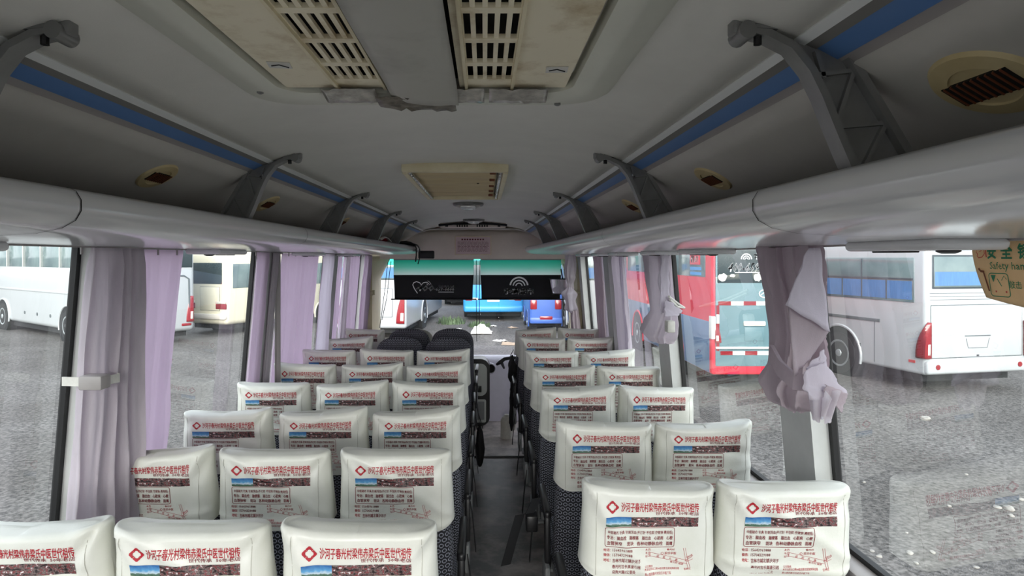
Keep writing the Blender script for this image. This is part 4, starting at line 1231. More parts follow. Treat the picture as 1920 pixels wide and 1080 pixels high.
# loose belt lying to the aisle floor
t = thing('loose_seat_belt', 'loose black seat belt dangling to the aisle floor by the second right seat', 'seat belt', (.21, 3.0, .1))
a1, a2, a3 = W(975, 965, 3.15), W(962, 1010, 3.10), W(948, 1060, 3.02)
b = MB(); b.bar([(.262, 3.20, .50), (.225, 3.16, .44), tuple(a1), tuple(a2), tuple(a3)], (0.9, .4, 0), .05, .004); b.build('webbing', M_belt, parent=t)
b = MB(); b.box(.205, .262, 3.12, 3.2, .36, .44, r=.01); b.build('buckle', M_blackp, parent=t)

# ------------------------------------------------------------------ curtain rails and curtains
for sd, nm in ((-1, 'left'), (1, 'right')):
    t = thing('curtain_rail', 'thin metal curtain rail along the %s windows' % nm, 'curtain rail', (XC + sd * 1.15, 3, 1.725), 0, 'curtain rails')
    b = MB(); b.box(XC + sd * 1.14, XC + sd * 1.158, Y0, 7.05, 1.7335, 1.7385, r=.001); b.build('rail', M_greytrim, parent=t)

def sheet(name, label, cat_group, m, sd, ya, yb, z0, z1=1.733, pleats=6, amp=.018, inset=.055, waist=None, seed=0, bell=0.0, skew=0.0, solid=.0015, parent=None, nu=None, swing=0.0):
    """hanging pleated curtain along the wall; waist=(z, factor, towards) gathers it"""
    rs = random.Random(seed); ph = rs.uniform(0, 6)
    def fn(u, v):
        z = z1 + v * (z0 - z1)
        s_ = u
        if waist:
            wz, wf, wc = waist
            k = math.exp(-((z - wz) / .22) ** 2) if z > wz else math.exp(-((z - wz) / .5) ** 2)
            s_ = wc + (u - wc) * (1 - (1 - wf) * k)
        wdt = (yb - ya) * (1 + bell * v)
        y = ya + (s_ - .5) * wdt + .5 * (yb - ya) + skew * v
        pl = u * pleats + .35 * noise.noise(Vector((u * 3, v * 1.5, seed)))
        x = amp * (math.sin(2 * PI * pl + ph) + .4 * math.sin(4.7 * PI * pl + ph * 2)) * (.8 + .4 * v) + .006 * noise.noise(Vector((u * 8, v * 5, seed + 4)))
        if v < .05: x *= .5 + 10 * v
        x -= .012
        return (XC + sd * (hw(z) - inset - x * 1.0 - swing * u * (.25 + .75 * v)), y + .006 * math.cos(2 * PI * pl), z)
    b = MB(); b.grid(fn, nu or int(pleats * 14) + 1, 44)
    if parent is not None: return b.build(name, m, parent=parent, solid=solid, angle=80)
    t = thing('curtain', label, 'curtain', (XC + sd * (hw(1.2) - inset), (ya + yb) / 2, z0), 0, cat_group)
    b.build('cloth', m, parent=t, solid=solid, angle=80)
    b = MB()
    for i in range(max(3, int(pleats))):
        y = ya + (yb - ya) * (i + .5) / max(3, int(pleats))
        b.tube([(XC + sd * 1.149, y, 1.735), (XC + sd * 1.149, y, 1.712)], .004, 6)
    b.build('hook', M_greytrim, parent=t)
    return t
g_ = 'window curtains'
c1 = sheet('cloth', 'grey-mauve gathered curtain with a white tieback at the nearest left pillar', g_, M_mauve, -1, 1.985, 2.24, .62, pleats=4.5, amp=.019, inset=.105, waist=(1.31, .85, .35), seed=3, bell=.12, skew=.0, swing=.13)
b = MB(); xx = XC - (hw(1.31) - .165)
z_ = W(0, 715, 2.0).z
b.bar([(XC - (hw(z_) - .03), 2.0, z_), (XC - (hw(z_) - .145), 1.985, z_), (XC - (hw(z_) - .165), 2.03, z_), (XC - (hw(z_) - .165), 2.075, z_ - .003), (XC - (hw(z_) - .13), 2.12, z_ - .006)], (0, 0, 1), .028, .004)
k = b.build('tieback', M_wpaper, parent=c1); k['label'] = 'white tieback strap'
b = MB(); b.box(XC - (hw(z_) - .10), XC - (hw(z_) - .172), 1.965, 2.02, z_ - .022, z_ + .022, r=.006); k = b.build('tieback_buckle', M_greytrim, parent=c1)
sheet('cloth', 'flat lavender curtain right of the grey-mauve one, left windows', g_, M_lav, -1, 2.26, 2.72, .72, pleats=3, amp=.010, inset=.045, seed=5)
sheet('cloth', 'narrow lavender curtain at the second left pillar', g_, M_lav, -1, 3.52, 3.76, .66, pleats=2.5, amp=.010, inset=.07, seed=8)
sheet('cloth', 'grey-lavender curtain edge beside the second left pillar', g_, M_mauve, -1, 3.79, 3.92, .66, pleats=1.5, amp=.010, inset=.075, seed=9)
sheet('cloth', 'wide lavender curtain behind the third left pillar pole', g_, M_lav, -1, 4.08, 4.99, .66, pleats=6, amp=.012, inset=.034, seed=10)
sheet('cloth', 'curtain strip coloured pale as if lit, between the lavender curtains', g_, M_litc, -1, 4.96, 5.33, .66, pleats=2, amp=.012, inset=.075, seed=12)
sheet('cloth', 'lavender curtain just beyond the pale lit-look strip on the left', g_, M_lav, -1, 5.30, 5.80, .66, pleats=4, amp=.012, inset=.034, seed=13)
sheet('cloth', 'dark bulging mauve curtain edge on the left', g_, M_mauve, -1, 5.77, 5.98, .66, pleats=1.5, amp=.015, inset=.075, seed=14)
sheet('cloth', 'lavender curtain second from the windscreen on the left', g_, M_lav, -1, 5.94, 6.68, .66, pleats=5, amp=.012, inset=.034, seed=15)
sheet('cloth', 'lavender curtain nearest the windscreen on the left', g_, M_lav, -1, 6.65, 7.04, .66, pleats=3, amp=.014, inset=.09, seed=16)
t = thing('curtain_pole', 'grey vertical pole between the lavender curtains on the left', 'pole', (XC - 1.157, 3.955, .75))
b = MB(); b.tube([(XC - 1.157, 3.955, 1.733), (XC - 1.157, 3.955, .77)], .018, 10); b.build('tube', M_greytrim, parent=t)
b = MB(); b.box(XC - 1.185, XC - 1.13, 3.93, 3.98, 1.724, 1.7335, r=.003); b.build('top_plate', M_greytrim, parent=t)
# right side
sheet('cloth', 'long mauve curtain hanging straight beyond the third right pillar', g_, M_mauve, 1, 4.86, 5.75, .66, pleats=5, amp=.013, inset=.03, seed=21, skew=.05)
sheet('cloth', 'pale silvery curtain edge beside the long mauve curtain on the right', g_, M_mauvel, 1, 4.74, 4.86, .66, pleats=1.5, amp=.012, inset=.06, seed=22)
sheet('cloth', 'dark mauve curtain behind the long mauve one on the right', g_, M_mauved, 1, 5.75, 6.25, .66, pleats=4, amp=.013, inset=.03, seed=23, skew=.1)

def bundle(m, path, ry, rx, sd, nfold, amp, seed, nz=40, nu=96, twist=0.0):
    """gathered curtain: star-shaped tube along path [(y, z, inset)]"""
    def ip(L, v):
        k = v * (len(L) - 1); i = min(int(k), len(L) - 2); f = k - i
        f = f * f * (3 - 2 * f) if not isinstance(L[0], tuple) else f
        if isinstance(L[0], tuple): return [L[i][q] + (L[i + 1][q] - L[i][q]) * f for q in range(len(L[0]))]
        return L[i] + (L[i + 1] - L[i]) * f
    def fn(u, v):
        y, z, ins = ip(path, v); a = u * 2 * PI + twist * v
        r = 1 + amp * 1.25 * (1 - 2 * abs(math.sin(.5 * nfold * a + 1.4 * noise.noise(Vector((math.cos(a), math.sin(a), v * 2 + seed)))))) * (.6 + .4 * math.sin(3 * a + seed)) + .12 * noise.noise(Vector((math.cos(a) * 1.5, math.sin(a) * 1.5, v * 4 + seed)))
        return (XC + sd * (hw(max(z, .8)) - ins - ip(rx, v) * r * math.cos(a)), y + ip(ry, v) * r * math.sin(a), z + .012 * noise.noise(Vector((math.cos(a) * 2, math.sin(a) * 2, seed + v))))
    b = MB(); b.grid(fn, nu, nz, cu=True)
    return b
# nearest right bundle
t = thing('curtain', 'big twisted mauve-brown curtain bundle at the nearest right pillar', 'curtain', (XC + 1.1, 2.2, 1.2), 0, g_)
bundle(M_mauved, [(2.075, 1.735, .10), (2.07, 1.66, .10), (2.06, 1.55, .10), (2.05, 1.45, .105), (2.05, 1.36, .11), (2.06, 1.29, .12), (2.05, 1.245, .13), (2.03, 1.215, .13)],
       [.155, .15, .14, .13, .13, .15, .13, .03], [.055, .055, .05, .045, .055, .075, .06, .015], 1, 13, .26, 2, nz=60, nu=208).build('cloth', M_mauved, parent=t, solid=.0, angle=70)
def px_sheet(pts, dref, name, m, par, nu=16, nv=16, wob=.008, seed=0, lb=None, depth=.925):
    """small flap of cloth: four corner points (photo pixels at given distances) with soft buckling"""
    q = [W(p[0], p[1], p[2] * depth) for p in pts]
    b = MB()
    def fn(u, v):
        p = (q[0] * (1 - u) + q[1] * u) * (1 - v) + (q[3] * (1 - u) + q[2] * u) * v
        return p + Vector((-wob * math.sin(u * PI) * math.sin(v * PI) * 2 + wob * noise.noise(Vector((u * 4, v * 4, seed))), 0, .3 * wob * noise.noise(Vector((u * 4, v * 3, seed + 3)))))
    b.grid(fn, nu, nv); o = b.build(name, m, parent=par, solid=.002, angle=80)
    if lb: o['label'] = lb
    return o
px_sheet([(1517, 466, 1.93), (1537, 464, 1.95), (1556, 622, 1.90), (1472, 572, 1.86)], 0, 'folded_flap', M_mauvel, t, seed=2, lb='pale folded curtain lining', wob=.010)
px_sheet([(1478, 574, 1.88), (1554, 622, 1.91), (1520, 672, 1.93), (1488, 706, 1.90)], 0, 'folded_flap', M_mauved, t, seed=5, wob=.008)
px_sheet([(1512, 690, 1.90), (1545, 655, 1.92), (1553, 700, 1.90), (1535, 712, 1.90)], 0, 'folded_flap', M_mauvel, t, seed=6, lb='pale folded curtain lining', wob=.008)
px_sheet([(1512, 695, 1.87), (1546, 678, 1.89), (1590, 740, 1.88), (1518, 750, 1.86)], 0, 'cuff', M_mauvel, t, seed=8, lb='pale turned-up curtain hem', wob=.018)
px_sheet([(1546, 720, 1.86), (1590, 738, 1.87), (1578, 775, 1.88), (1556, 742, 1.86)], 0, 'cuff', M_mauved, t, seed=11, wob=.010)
b = MB()
rt = random.Random(4)
cp_ = W(1545, 755, 1.75)
def tail(u, v):
    a = u * 2 * PI
    r = .032 * (1 + .45 * math.sin(6 * a + 2 * v)) * (1.0 - .35 * v)
    return (cp_.x + r * .8 * math.cos(a), cp_.y + .01 * v + r * 1.15 * math.sin(a), cp_.z + .03 - .075 * v + .012 * math.sin(5 * a))
b.grid(tail, 72, 10, cu=True); k = b.build('gathered_tail', M_mauve, parent=t, angle=80)
wz = W(1450, 712, 2.12)
b = MB(); b.bar([W(1446, 660, 1.98), W(1462, 690, 1.86), W(1490, 716, 1.78), W(1515, 718, 1.76)], (.2, .2, 1), .045, .012); k = b.build('tied_band', M_mauved, parent=t)

# second right bundle with a knot
t = thing('curtain', 'knotted mauve curtain bundle at the second right pillar', 'curtain', (XC + 1.1, 3.8, 1.2), 0, g_)
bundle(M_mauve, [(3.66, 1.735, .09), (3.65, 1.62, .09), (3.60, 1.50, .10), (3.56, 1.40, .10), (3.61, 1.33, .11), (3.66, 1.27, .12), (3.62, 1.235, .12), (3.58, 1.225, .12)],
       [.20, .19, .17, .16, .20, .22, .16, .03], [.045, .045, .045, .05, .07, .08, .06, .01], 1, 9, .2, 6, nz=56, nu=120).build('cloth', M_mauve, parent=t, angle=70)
px_sheet([(1238, 478, 3.50), (1254, 478, 3.52), (1256, 575, 3.45), (1240, 590, 3.42)], 0, 'folded_flap', M_mauvel, t, seed=3, lb='pale curtain lining', wob=.014)
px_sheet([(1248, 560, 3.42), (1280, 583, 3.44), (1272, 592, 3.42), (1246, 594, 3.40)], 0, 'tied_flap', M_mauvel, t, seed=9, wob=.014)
b = MB(); b.tube([W(1254, 556, 3.18), W(1272, 570, 3.3), W(1283, 577, 3.45)], .006, 8); b.tube([W(1256, 562, 3.18), W(1270, 575, 3.3), W(1283, 577, 3.45)], .006, 8); k = b.build('tie_cord', M_wpaper, parent=t); k['label'] = 'white tie cord'
a = W(1256, 612, 3.2); b = MB(); b.box(a.x - .02, a.x + .02, a.y - .03, a.y + .03, a.z - .03, a.z + .03, r=.008); k = b.build('hook_clip', M_wpaper, parent=t)
# knotted one by the windscreen
t = thing('curtain', 'small knotted grey curtain at the right windscreen pillar', 'curtain', (XC + 1.1, 7.0, .9), 0, g_)
bundle(M_mauve, [(7.02, 1.735, .13), (7.02, 1.6, .14), (7.02, 1.50, .15), (7.02, 1.42, .155), (7.02, 1.36, .16)], [.10, .10, .07, .03, .035], [.05, .055, .05, .035, .035], 1, 7, .2, 3, nz=30, nu=80).build('cloth', M_mauve, parent=t, angle=70)
bundle(M_mauvel, [(7.0, 1.38, .165), (6.98, 1.31, .17), (6.98, 1.24, .17), (6.99, 1.14, .165), (7.0, 1.10, .16)], [.03, .07, .05, .07, .02], [.03, .075, .05, .065, .02], 1, 6, .25, 8, nz=26, nu=72).build('knot', M_mauvel, parent=t, angle=70)
bundle(M_mauved, [(7.0, 1.16, .14), (7.0, .95, .14), (7.0, .72, .14)], [.06, .07, .07], [.04, .05, .05], 1, 7, .2, 5, nz=14, nu=64).build('lower_cloth', M_mauved, parent=t, angle=70)

# ------------------------------------------------------------------ kraft notice hanging inside the right window
t = thing('safety_notice', 'tan paper notice with green lettering hanging at the nearest right window', 'notice', (1.06, 1.36, 1.6))
O = W(1825, 440, 1.44); 
U = Vector((.030, -.235, 0)); U.normalize()
def nf(a, b_, e=0.0):
    """a, b_ in photo pixels relative to (1825, 450); laid on a gently curled sheet"""
    s_ = a * .00150; h_ = b_ * .00120
    taper = .0
    sag = .012 * math.sin(max(0, min(1, s_ / .22)) * PI)
    return Vector((1.075 - .00 * s_ - sag - e + .03 * (h_ / .14) ** 2 * .5, 1.412 - s_ * .98, 1.738 - h_))
b = MB()
def nsh(u, v):
    a0 = 0 + 24 * v ** 1.6
    a = a0 + u * (150 - a0); 
    return nf(a, 2 + v * (100 + 22 * u))
b.grid(nsh, 16, 14); b.build('sheet', M_tan, parent=t, solid=.0012, fix=False)
Fl = Flat()
Fl.text('安', 40, -33, 58, -7, 0, .05); Fl.text('全', 66, -33, 86, -7, 0, .05); Fl.text('锤', 94, -33, 114, -7, 0, .05)
Fl.text('Safety hammer', 44, -55, 132, -38, 0, .01)
Fl.text('敲击', 76, -83, 96, -70, 0, .02)
Fl.line(rrect(40, -98, 76, -58, 5, 4), 1.6, 0, closed=True)
Fl.poly([(44, -61), (54, -61), (48, -74)], 0); Fl.line([(56, -67), (63, -80)], 1.6, 0); Fl.line([(64, -70), (69, -62), (73, -68)], 1.2, 0)
H_ = [(8, -12), (20, -12), (24, -9), (32, -11), (34, -24), (28, -30), (20, -31), (17, -28), (18, -24), (15, -21), (17, -17), (8, -15)]
Fl.line(H_, 1.6, 1, closed=True); Fl.line([(35, -9), (38, -30)], 2.4, 1); Fl.line([(22, -20), (28, -18)], 1.2, 1)
Fl.line([(18, -50), (23, -55), (31, -56)], 4, 2); Fl.line([(29, -56), (37, -90)], 3.4, 2)
for (x, y) in ((51, -88), (70, -88)): Fl.line([(x, y), (x, y - 3)], 2.6, 1)
b = MB()
Fl.to(b, lambda a, q: nf(a, -q, .0035))
b.build('printed_lettering', [M_green, M_hand, M_brown], parent=t, smooth=False, fix=False)

# ------------------------------------------------------------------ outside: gravel yard
M_gravel = mat('grey_gravel', S(126, 122, 119), 0.95, col2=S(46, 44, 42), vscale=22, lo=.36, hi=.64, bump=1.0, bscale=30)
n = M_gravel.node_tree.nodes; l = M_gravel.node_tree.links
p_ = n['Principled BSDF']; base = p_.inputs['Base Color'].links[0].from_socket
t_ = n['Texture Coordinate']
big = n.new('ShaderNodeTexNoise'); big.inputs['Scale'].default_value = .5; big.inputs['Detail'].default_value = 6; l.new(t_.outputs['Object'], big.inputs['Vector'])
rr_ = n.new('ShaderNodeValToRGB'); rr_.color_ramp.elements[0].position = .35; rr_.color_ramp.elements[0].color = (.62, .60, .58, 1); rr_.color_ramp.elements[1].position = .65; rr_.color_ramp.elements[1].color = (1, 1, 1, 1)
l.new(big.outputs['Fac'], rr_.inputs[0])
vo = n.new('ShaderNodeTexVoronoi'); vo.inputs['Scale'].default_value = 16; l.new(t_.outputs['Object'], vo.inputs['Vector'])
vr_ = n.new('ShaderNodeValToRGB'); vr_.color_ramp.elements[0].position = .06; vr_.color_ramp.elements[0].color = (1.5, 1.48, 1.45, 1); vr_.color_ramp.elements[1].position = .2; vr_.color_ramp.elements[1].color = (1, 1, 1, 1)
l.new(vo.outputs['Distance'], vr_.inputs[0])
m1 = n.new('ShaderNodeMix'); m1.data_type = 'RGBA'; m1.blend_type = 'MULTIPLY'; m1.inputs[0].default_value = 1; l.new(base, m1.inputs[6]); l.new(rr_.outputs[0], m1.inputs[7])
m2 = n.new('ShaderNodeMix'); m2.data_type = 'RGBA'; m2.blend_type = 'MULTIPLY'; m2.inputs[0].default_value = 1; l.new(m1.outputs[2], m2.inputs[6]); l.new(vr_.outputs[0], m2.inputs[7])
l.new(m2.outputs[2], p_.inputs['Base Color'])
b = MB(); b.box(-120, 120, -80, 160, GZ - .5, GZ)
lab(b.build('ground', M_gravel, smooth=False), 'wide grey gravel yard outside the bus', 'ground')
M_bwhite = mat('white_coach_paint', S(180, 184, 186), 0.3, var=.04, vscale=2, coat=.4)
M_bcream = mat('cream_minibus_paint', S(232, 224, 200), 0.35, var=.05, vscale=3)
M_bglass = mat('dark_coach_glass', S(86, 106, 110), 0.12, col2=S(120, 138, 138), vscale=1.2, spec=.9)
M_bglassd = mat('very_dark_coach_glass', S(52, 66, 70), 0.4, var=.2, vscale=1.5, spec=.4)
M_bcurt = mat('blue_coach_curtain', S(84, 132, 188), 0.8, var=.25, vscale=6, stretch=(6, 6, .5))
M_tyre = mat('tyre_rubber', S(40, 40, 42), 0.8)
M_rim = mat('steel_rim', S(176, 182, 184), 0.4, metal=.5)
M_lred = mat('tail_light_red', S(138, 18, 30), 0.2, coat=.5)
M_lwhite = mat('tail_light_clear', S(224, 216, 206), 0.2, coat=.5)
M_under = mat('dark_underbody', S(26, 28, 30), 0.9)
M_groove = mat('panel_groove', S(84, 92, 94), 0.6)
M_frame = mat('dark_window_frame', S(70, 82, 88), 0.5)
M_redp = mat('red_coach_paint', S(222, 36, 60), 0.35, var=.05, vscale=2)
M_tealg = mat('teal_grey_rear_paint', S(98, 130, 138), 0.4, var=.1, vscale=1.5)
M_bluep = mat('bright_blue_paint', S(56, 150, 214), 0.35, var=.06, vscale=2)
M_hazeb = mat('haze_greyed_blue_paint', S(96, 120, 150), 0.4, var=.1, vscale=2)  # blue paint greyed down, reflection haze of the window mixed into its colour
M_blued = mat('mid_blue_paint', S(64, 100, 176), 0.35, var=.08, vscale=2)
M_leaf = mat('tree_leaves', S(96, 116, 84), 0.7, col2=S(62, 82, 54), vscale=3)
M_bark = mat('tree_bark', S(90, 78, 64), 0.9, var=.3)
M_stone = mat('pale_stone', S(158, 154, 148), 0.9, var=.3, vscale=10)
M_plate = mat('plate_white', S(230, 232, 230), .5)

def local(bx, rot):
    return Matrix.Translation(bx) @ Matrix.Rotation(rot, 4, 'Z')

def coach(label, x, y, rot, Wd, L, H, paint, rear=None, side=None, z0=.34, rwin=None, lid=None, tails=None, wheels=(), arches=True, wrap=False, cat='bus', group=None, name='coach', r=.12, low=None):
    """a bus: rear face centre at (x, y), heading = +Y turned by rot. All measures in its own frame, z above ground."""
    t = thing(name, label, cat, (x, y, GZ), rot, group)
    h = Wd / 2
    def xr(sx, a, b_): return sorted((sx * (h + a), sx * (h + b_)))
    def bd(mb, nm, m, **k): return mb.build(nm, m, parent=t, local=True, **k)
    b = MB(); b.box(-h, h, 0, L, z0, H, r=r, seg=4); body = bd(b, 'body', paint, angle=50)
    b = MB(); b.box(-h + .15, h - .15, .25, L - .2, .18, z0 + .1); bd(b, 'underbody', M_under, smooth=False)
    if low:
        lz, lm = low
        b = MB(); b.box(-h - .006, h + .006, .12, L - .1, z0 + .02, lz, r=.01); bd(b, 'lower_side_band', lm)
    if side:
        zb, zt, y0, y1, nwin, gm = side['zb'], side['zt'], side['y0'], side['y1'], side['n'], side['m']
        for sx in side.get('sides', (-1, 1)):
            for i in range(nwin):
                a = y0 + (y1 - y0) * i / nwin; c_ = y0 + (y1 - y0) * (i + 1) / nwin
                b = MB(); b.box(*xr(sx, -.02, .012), a + .02, c_ - .02, zb, zt, r=.006)
                wo = bd(b, 'side_window', gm)
                b = MB()
                if side.get('slide'):
                    zs = zb + (zt - zb) * .52
                    b.box(*xr(sx, -.01, .022), a + .03, c_ - .03, zs - .016, zs + .016)
                    for fy in (.28, .55, .78): b.box(*xr(sx, -.01, .020), a + (c_ - a) * fy - .014, a + (c_ - a) * fy + .014, zb + .03, zs)
                    b.box(*xr(sx, -.01, .020), a + (c_ - a) * .55 - .014, a + (c_ - a) * .55 + .014, zs, zt - .02)
                    b.build('sliding_frame', M_frame, parent=wo, local=True, smooth=False)
                    b = MB(); b.box(*xr(sx, -.012, .0145), a + .06, c_ - .06, zb + .05, zs - .04)
                    b.build('curtain_behind_glass', M_bcurt, parent=wo, local=True, smooth=False)
                else:
                    b.box(*xr(sx, -.01, .02), c_ - .035, c_ + .01, zb, zt); b.build('window_post', side.get('post', M_groove), parent=wo, local=True, smooth=False)
    if rwin:
        x0, x1, zb, zt, gm = rwin
        b = MB(); b.box(x0 - .035, x1 + .035, -.012, .05, zb - .035, zt + .035, r=.02); f = bd(b, 'rear_window', M_bglassd)
        b = MB(); b.box(x0, x1, -.018, .03, zb, zt, r=.012); b.build('pane', gm, parent=f, local=True)
        b = MB(); b.box(x0 + .02, x1 - .02, -.0195, .02, zb + .03, zb + (zt - zb) * .5); 
        if gm is M_bglass: b.build('curtain_behind_glass', M_bcurt, parent=f, local=True, smooth=False)
    if lid:
        x0, x1, zb, zt = lid
        b = MB(); b.box(x0 - .02, x1 + .02, -.006, .05, zb - .02, zt + .02, r=.03); g0 = bd(b, 'engine_lid', M_groove)
        b = MB(); b.box(x0, x1, -.014, .04, zb, zt, r=.035, seg=3); b.build('lid_panel', paint, parent=g0, local=True)
        xm = (x0 + x1) / 2
        b = MB(); b.box(xm - .3, xm + .3, -.022, .0, zb + (zt - zb) * .40, zb + (zt - zb) * .42, r=.004); b.build('plate_lip', M_groove, parent=g0, local=True)
        b = MB(); b.tube([(xm - .27, -.015, zb + (zt - zb) * .36), (xm - .22, -.015, zb + (zt - zb) * .18), (xm + .22, -.015, zb + (zt - zb) * .18), (xm + .27, -.015, zb + (zt - zb) * .36)], .006, 6); b.build('plate_recess', M_groove, parent=g0, local=True)
        b = MB(); b.box(xm - .025, xm + .025, -.02, .0, zb + .02, zb + .05); b.build('latch', M_blackp, parent=g0, local=True, smooth=False)
    if tails:
        xw, zb, zt = tails
        for sx in (-1, 1):
            b = MB()
            def tl(u, v, sx=sx):
                if wrap:
                    s_ = u * (.30 * (1 - .85 * v ** 2.4))          # runs from the rear face round the corner
                    xr = h - .10 + s_
                    return (sx * min(xr, h + .014), -.03 + max(0.0, xr - h - .014) + .05 * max(0, u - .3), zb + v * (zt - zb))
                wv = xw * (1 - .55 * v ** 2)
                xx = sx * (h - .06 - u * wv) if True else 0
                return (xx, -.028 + .05 * (u ** 4) + .02 * v * v, zb + v * (zt - zb))
            b.grid(tl, 8, 14); bd_ = bd(b, 'tail_light', M_lred, solid=.03); bd_['label'] = 'red tail light'
            b = MB(); b.grid(lambda u, v, sx=sx: (tl(u * .7 + .1, v * .3 + .1)[0], tl(u, v * .3 + .1)[1] - .012, tl(u, v * .3 + .1)[2]), 5, 6); k = b.build('clear_lens', M_lwhite, parent=bd_, local=True, solid=.01); k['label'] = 'clear lens'
    for (wy, wr_) in wheels:
        for sx in (-1, 1):
            if arches:
                b = MB(); T = Matrix.Translation((sx * (h - .30), wy, wr_)) @ Matrix.Rotation(PI / 2 * sx, 4, 'Y')
                b.lathe([(wr_ + .12, 0), (wr_ + .12, .310), (wr_ + .10, .311)], 28, M=T); bd(b, 'wheel_arch', M_under)
                b = MB(); pts = [(sx * (h + .006), wy + (wr_ + .14) * math.cos(a), wr_ + (wr_ + .14) * math.sin(a)) for a in [PI * (-.08 + 1.16 * i / 20) for i in range(21)]]
                b.tube(pts, .03, 6); bd(b, 'arch_lip', paint)
            T = Matrix.Translation((sx * (h - .26), wy, wr_)) @ Matrix.Rotation(PI / 2 * sx, 4, 'Y')
            b = MB(); b.lathe([(wr_ * .6, .0), (wr_ * .97, .02), (wr_, .06), (wr_, .24), (wr_ * .95, .275), (wr_ * .62, .285)], 32, M=T); wo = bd(b, 'wheel', M_tyre)
            b = MB(); b.lathe([(wr_ * .62, .20), (wr_ * .62, .29), (wr_ * .55, .29), (wr_ * .42, .25), (wr_ * .2, .25), (wr_ * .16, .30), (wr_ * .05, .31)], 28, M=T); b.build('rim', M_rim, parent=wo, local=True)
    return t

def add(t, nm, m, fn, lb=None, par=None, **k):
    b = MB(); fn(b); o = b.build(nm, m, parent=par or t, local=True, **k)
    if lb: o['label'] = lb
    return o
# A: white coach at the right, its rear towards us
a_ = math.radians(11.8); rx_, ry_ = math.cos(a_), math.sin(a_)
hx = 1.18
tA = coach('white coach parked outside the nearest right window, rear and left side showing', 8.27 + hx * rx_, 12.0 + hx * ry_, a_, 2.36, 10.5, 2.86, M_bwhite,
      side=dict(zb=1.70, zt=2.56, y0=.22, y1=9.6, n=4, m=M_bglass, slide=True), rwin=(-1.0, 1.0, 2.0, 2.58, M_bglass), lid=(-1.06, 1.06, .66, 1.66), tails=(.24, .66, 1.34), wheels=((2.15, .47), (7.6, .47)), r=.07, wrap=True)
add(tA, 'bumper', M_bwhite, lambda b: b.box(-1.17, 1.17, -.05, .2, .36, .62, r=.05, seg=3))
for sx in (-1, 1): add(tA, 'bumper_reflector', M_lred, lambda b, sx=sx: b.tube([(sx * .95, -.06, .50), (sx * .95, -.03, .50)], .05, 14), 'dark red round reflector')
for sx in (-.86, -.70): add(tA, 'roof_marker_lamp', M_brown, lambda b, sx=sx: b.tube([(sx, -.02, 2.72), (sx, .02, 2.72)], .045, 12))
for k in range(3): add(tA, 'rear_crease', M_groove, lambda b, k=k: b.box(-1.08, 1.08, -.004, .02, 1.76 + k * .06, 1.768 + k * .06), smooth=False)
add(tA, 'side_moulding', M_groove, lambda b: b.box(-1.195, -1.17, 1.05, 4.2, 1.25, 1.31, r=.006), 'dark grey side moulding')
add(tA, 'panel_joint', M_groove, lambda b: b.box(-1.185, -1.17, 1.18, 1.19, .42, 1.25), smooth=False)
add(tA, 'side_reflector', M_hand, lambda b: b.box(-1.19, -1.17, .22, .36, .55, .60), smooth=False)
add(tA, 'side_flap', M_groove, lambda b: b.box(-1.19, -1.17, 1.55, 1.68, .62, .76), smooth=False)

# B: red coach with a teal-grey rear
tB = coach('red coach with a teal-grey rear outside the second right window', 4.3 + 1.17, 12.1, 0, 2.34, 7.3, 2.98, M_redp,
      side=dict(zb=2.18, zt=2.86, y0=.32, y1=7.0, n=4, m=M_bglass), tails=(.16, .95, 1.3), wheels=((2.3, .47), (5.8, .47)), low=(1.34, M_hazeb), r=.05)
tB.scale = (.905, 1, 1); tB.location.x = 4.3 + 1.17 * .905
add(tB, 'rear_panel', M_tealg, lambda b: b.box(-1.10, 1.12, -.02, .06, .5, 2.92, r=.03))
rg = add(tB, 'rear_window', M_bglassd, lambda b: b.box(-1.06, 1.06, -.03, .0, 2.08, 2.86, r=.03))
Fl = Flat()
Fl.text('400-659-6666', -.84, 2.29, .26, 2.46, 0, .03, slant=.25); Fl.text('宇通客车', -.30, 2.51, .16, 2.64, 0, .03)
for r_, wd in ((.11, .022), (.07, .018), (.035, .014)): Fl.line(arc(-.46, 2.52, r_, 5, 175, 12), wd)
Fl.line([(-.7, 2.28), (.6, 2.28)], .012)
b = MB(); Fl.to(b, lambda a, q: (a, -.034, q)); k = b.build('silver_lettering', M_silver, parent=rg, local=True, smooth=False, fix=False, solid=.004)
for (xa, xb, za, zb, sd_) in ((-1.05, -.86, 2.11, 2.26, 1), (-.80, -.70, 2.19, 2.25, 2), (-.30, -.14, 2.11, 2.26, 3), (.3, .44, 2.12, 2.26, 4)):
    rs = random.Random(sd_); pts = [((xa + xb) / 2 + (xb - xa) / 2 * math.cos(a) * rs.uniform(.8, 1.25), (za + zb) / 2 + (zb - za) / 2 * math.sin(a) * rs.uniform(.8, 1.25)) for a in [2 * PI * i / 14 for i in range(14)]]
    b = MB(); b.prism(pts, lambda q, a: (q[0], a, q[1]), -.036, -.030); k = b.build('torn_paper', M_wpaper, parent=rg, local=True, smooth=False); k['label'] = 'torn white sticker'
Fl = Flat(); Fl.line(arc(0, 1.88, .13, 0, 360, 20, .075), .018); Fl.line([(-.1, 1.85), (0, 1.92), (.1, 1.85)], .014)
b = MB(); Fl.to(b, lambda a, q: (a - .06, -.026, q)); b.build('rear_emblem', M_silver, parent=tB, local=True, smooth=False, fix=False, solid=.006)
def tape(horizontal, p0, p1, c_, nseg):
    for i in range(nseg):
        a = p0 + (p1 - p0) * i / nseg; e = p0 + (p1 - p0) * (i + 1) / nseg
        m = M_lred if i % 2 == 0 else M_wpaper
        add(tB, 'reflective_tape', m, (lambda b: b.box(a, e, -.026, -.015, c_, c_ + .075)) if horizontal else (lambda b: b.box(c_, c_ + .06, -.026, -.015, a, e)), smooth=False)
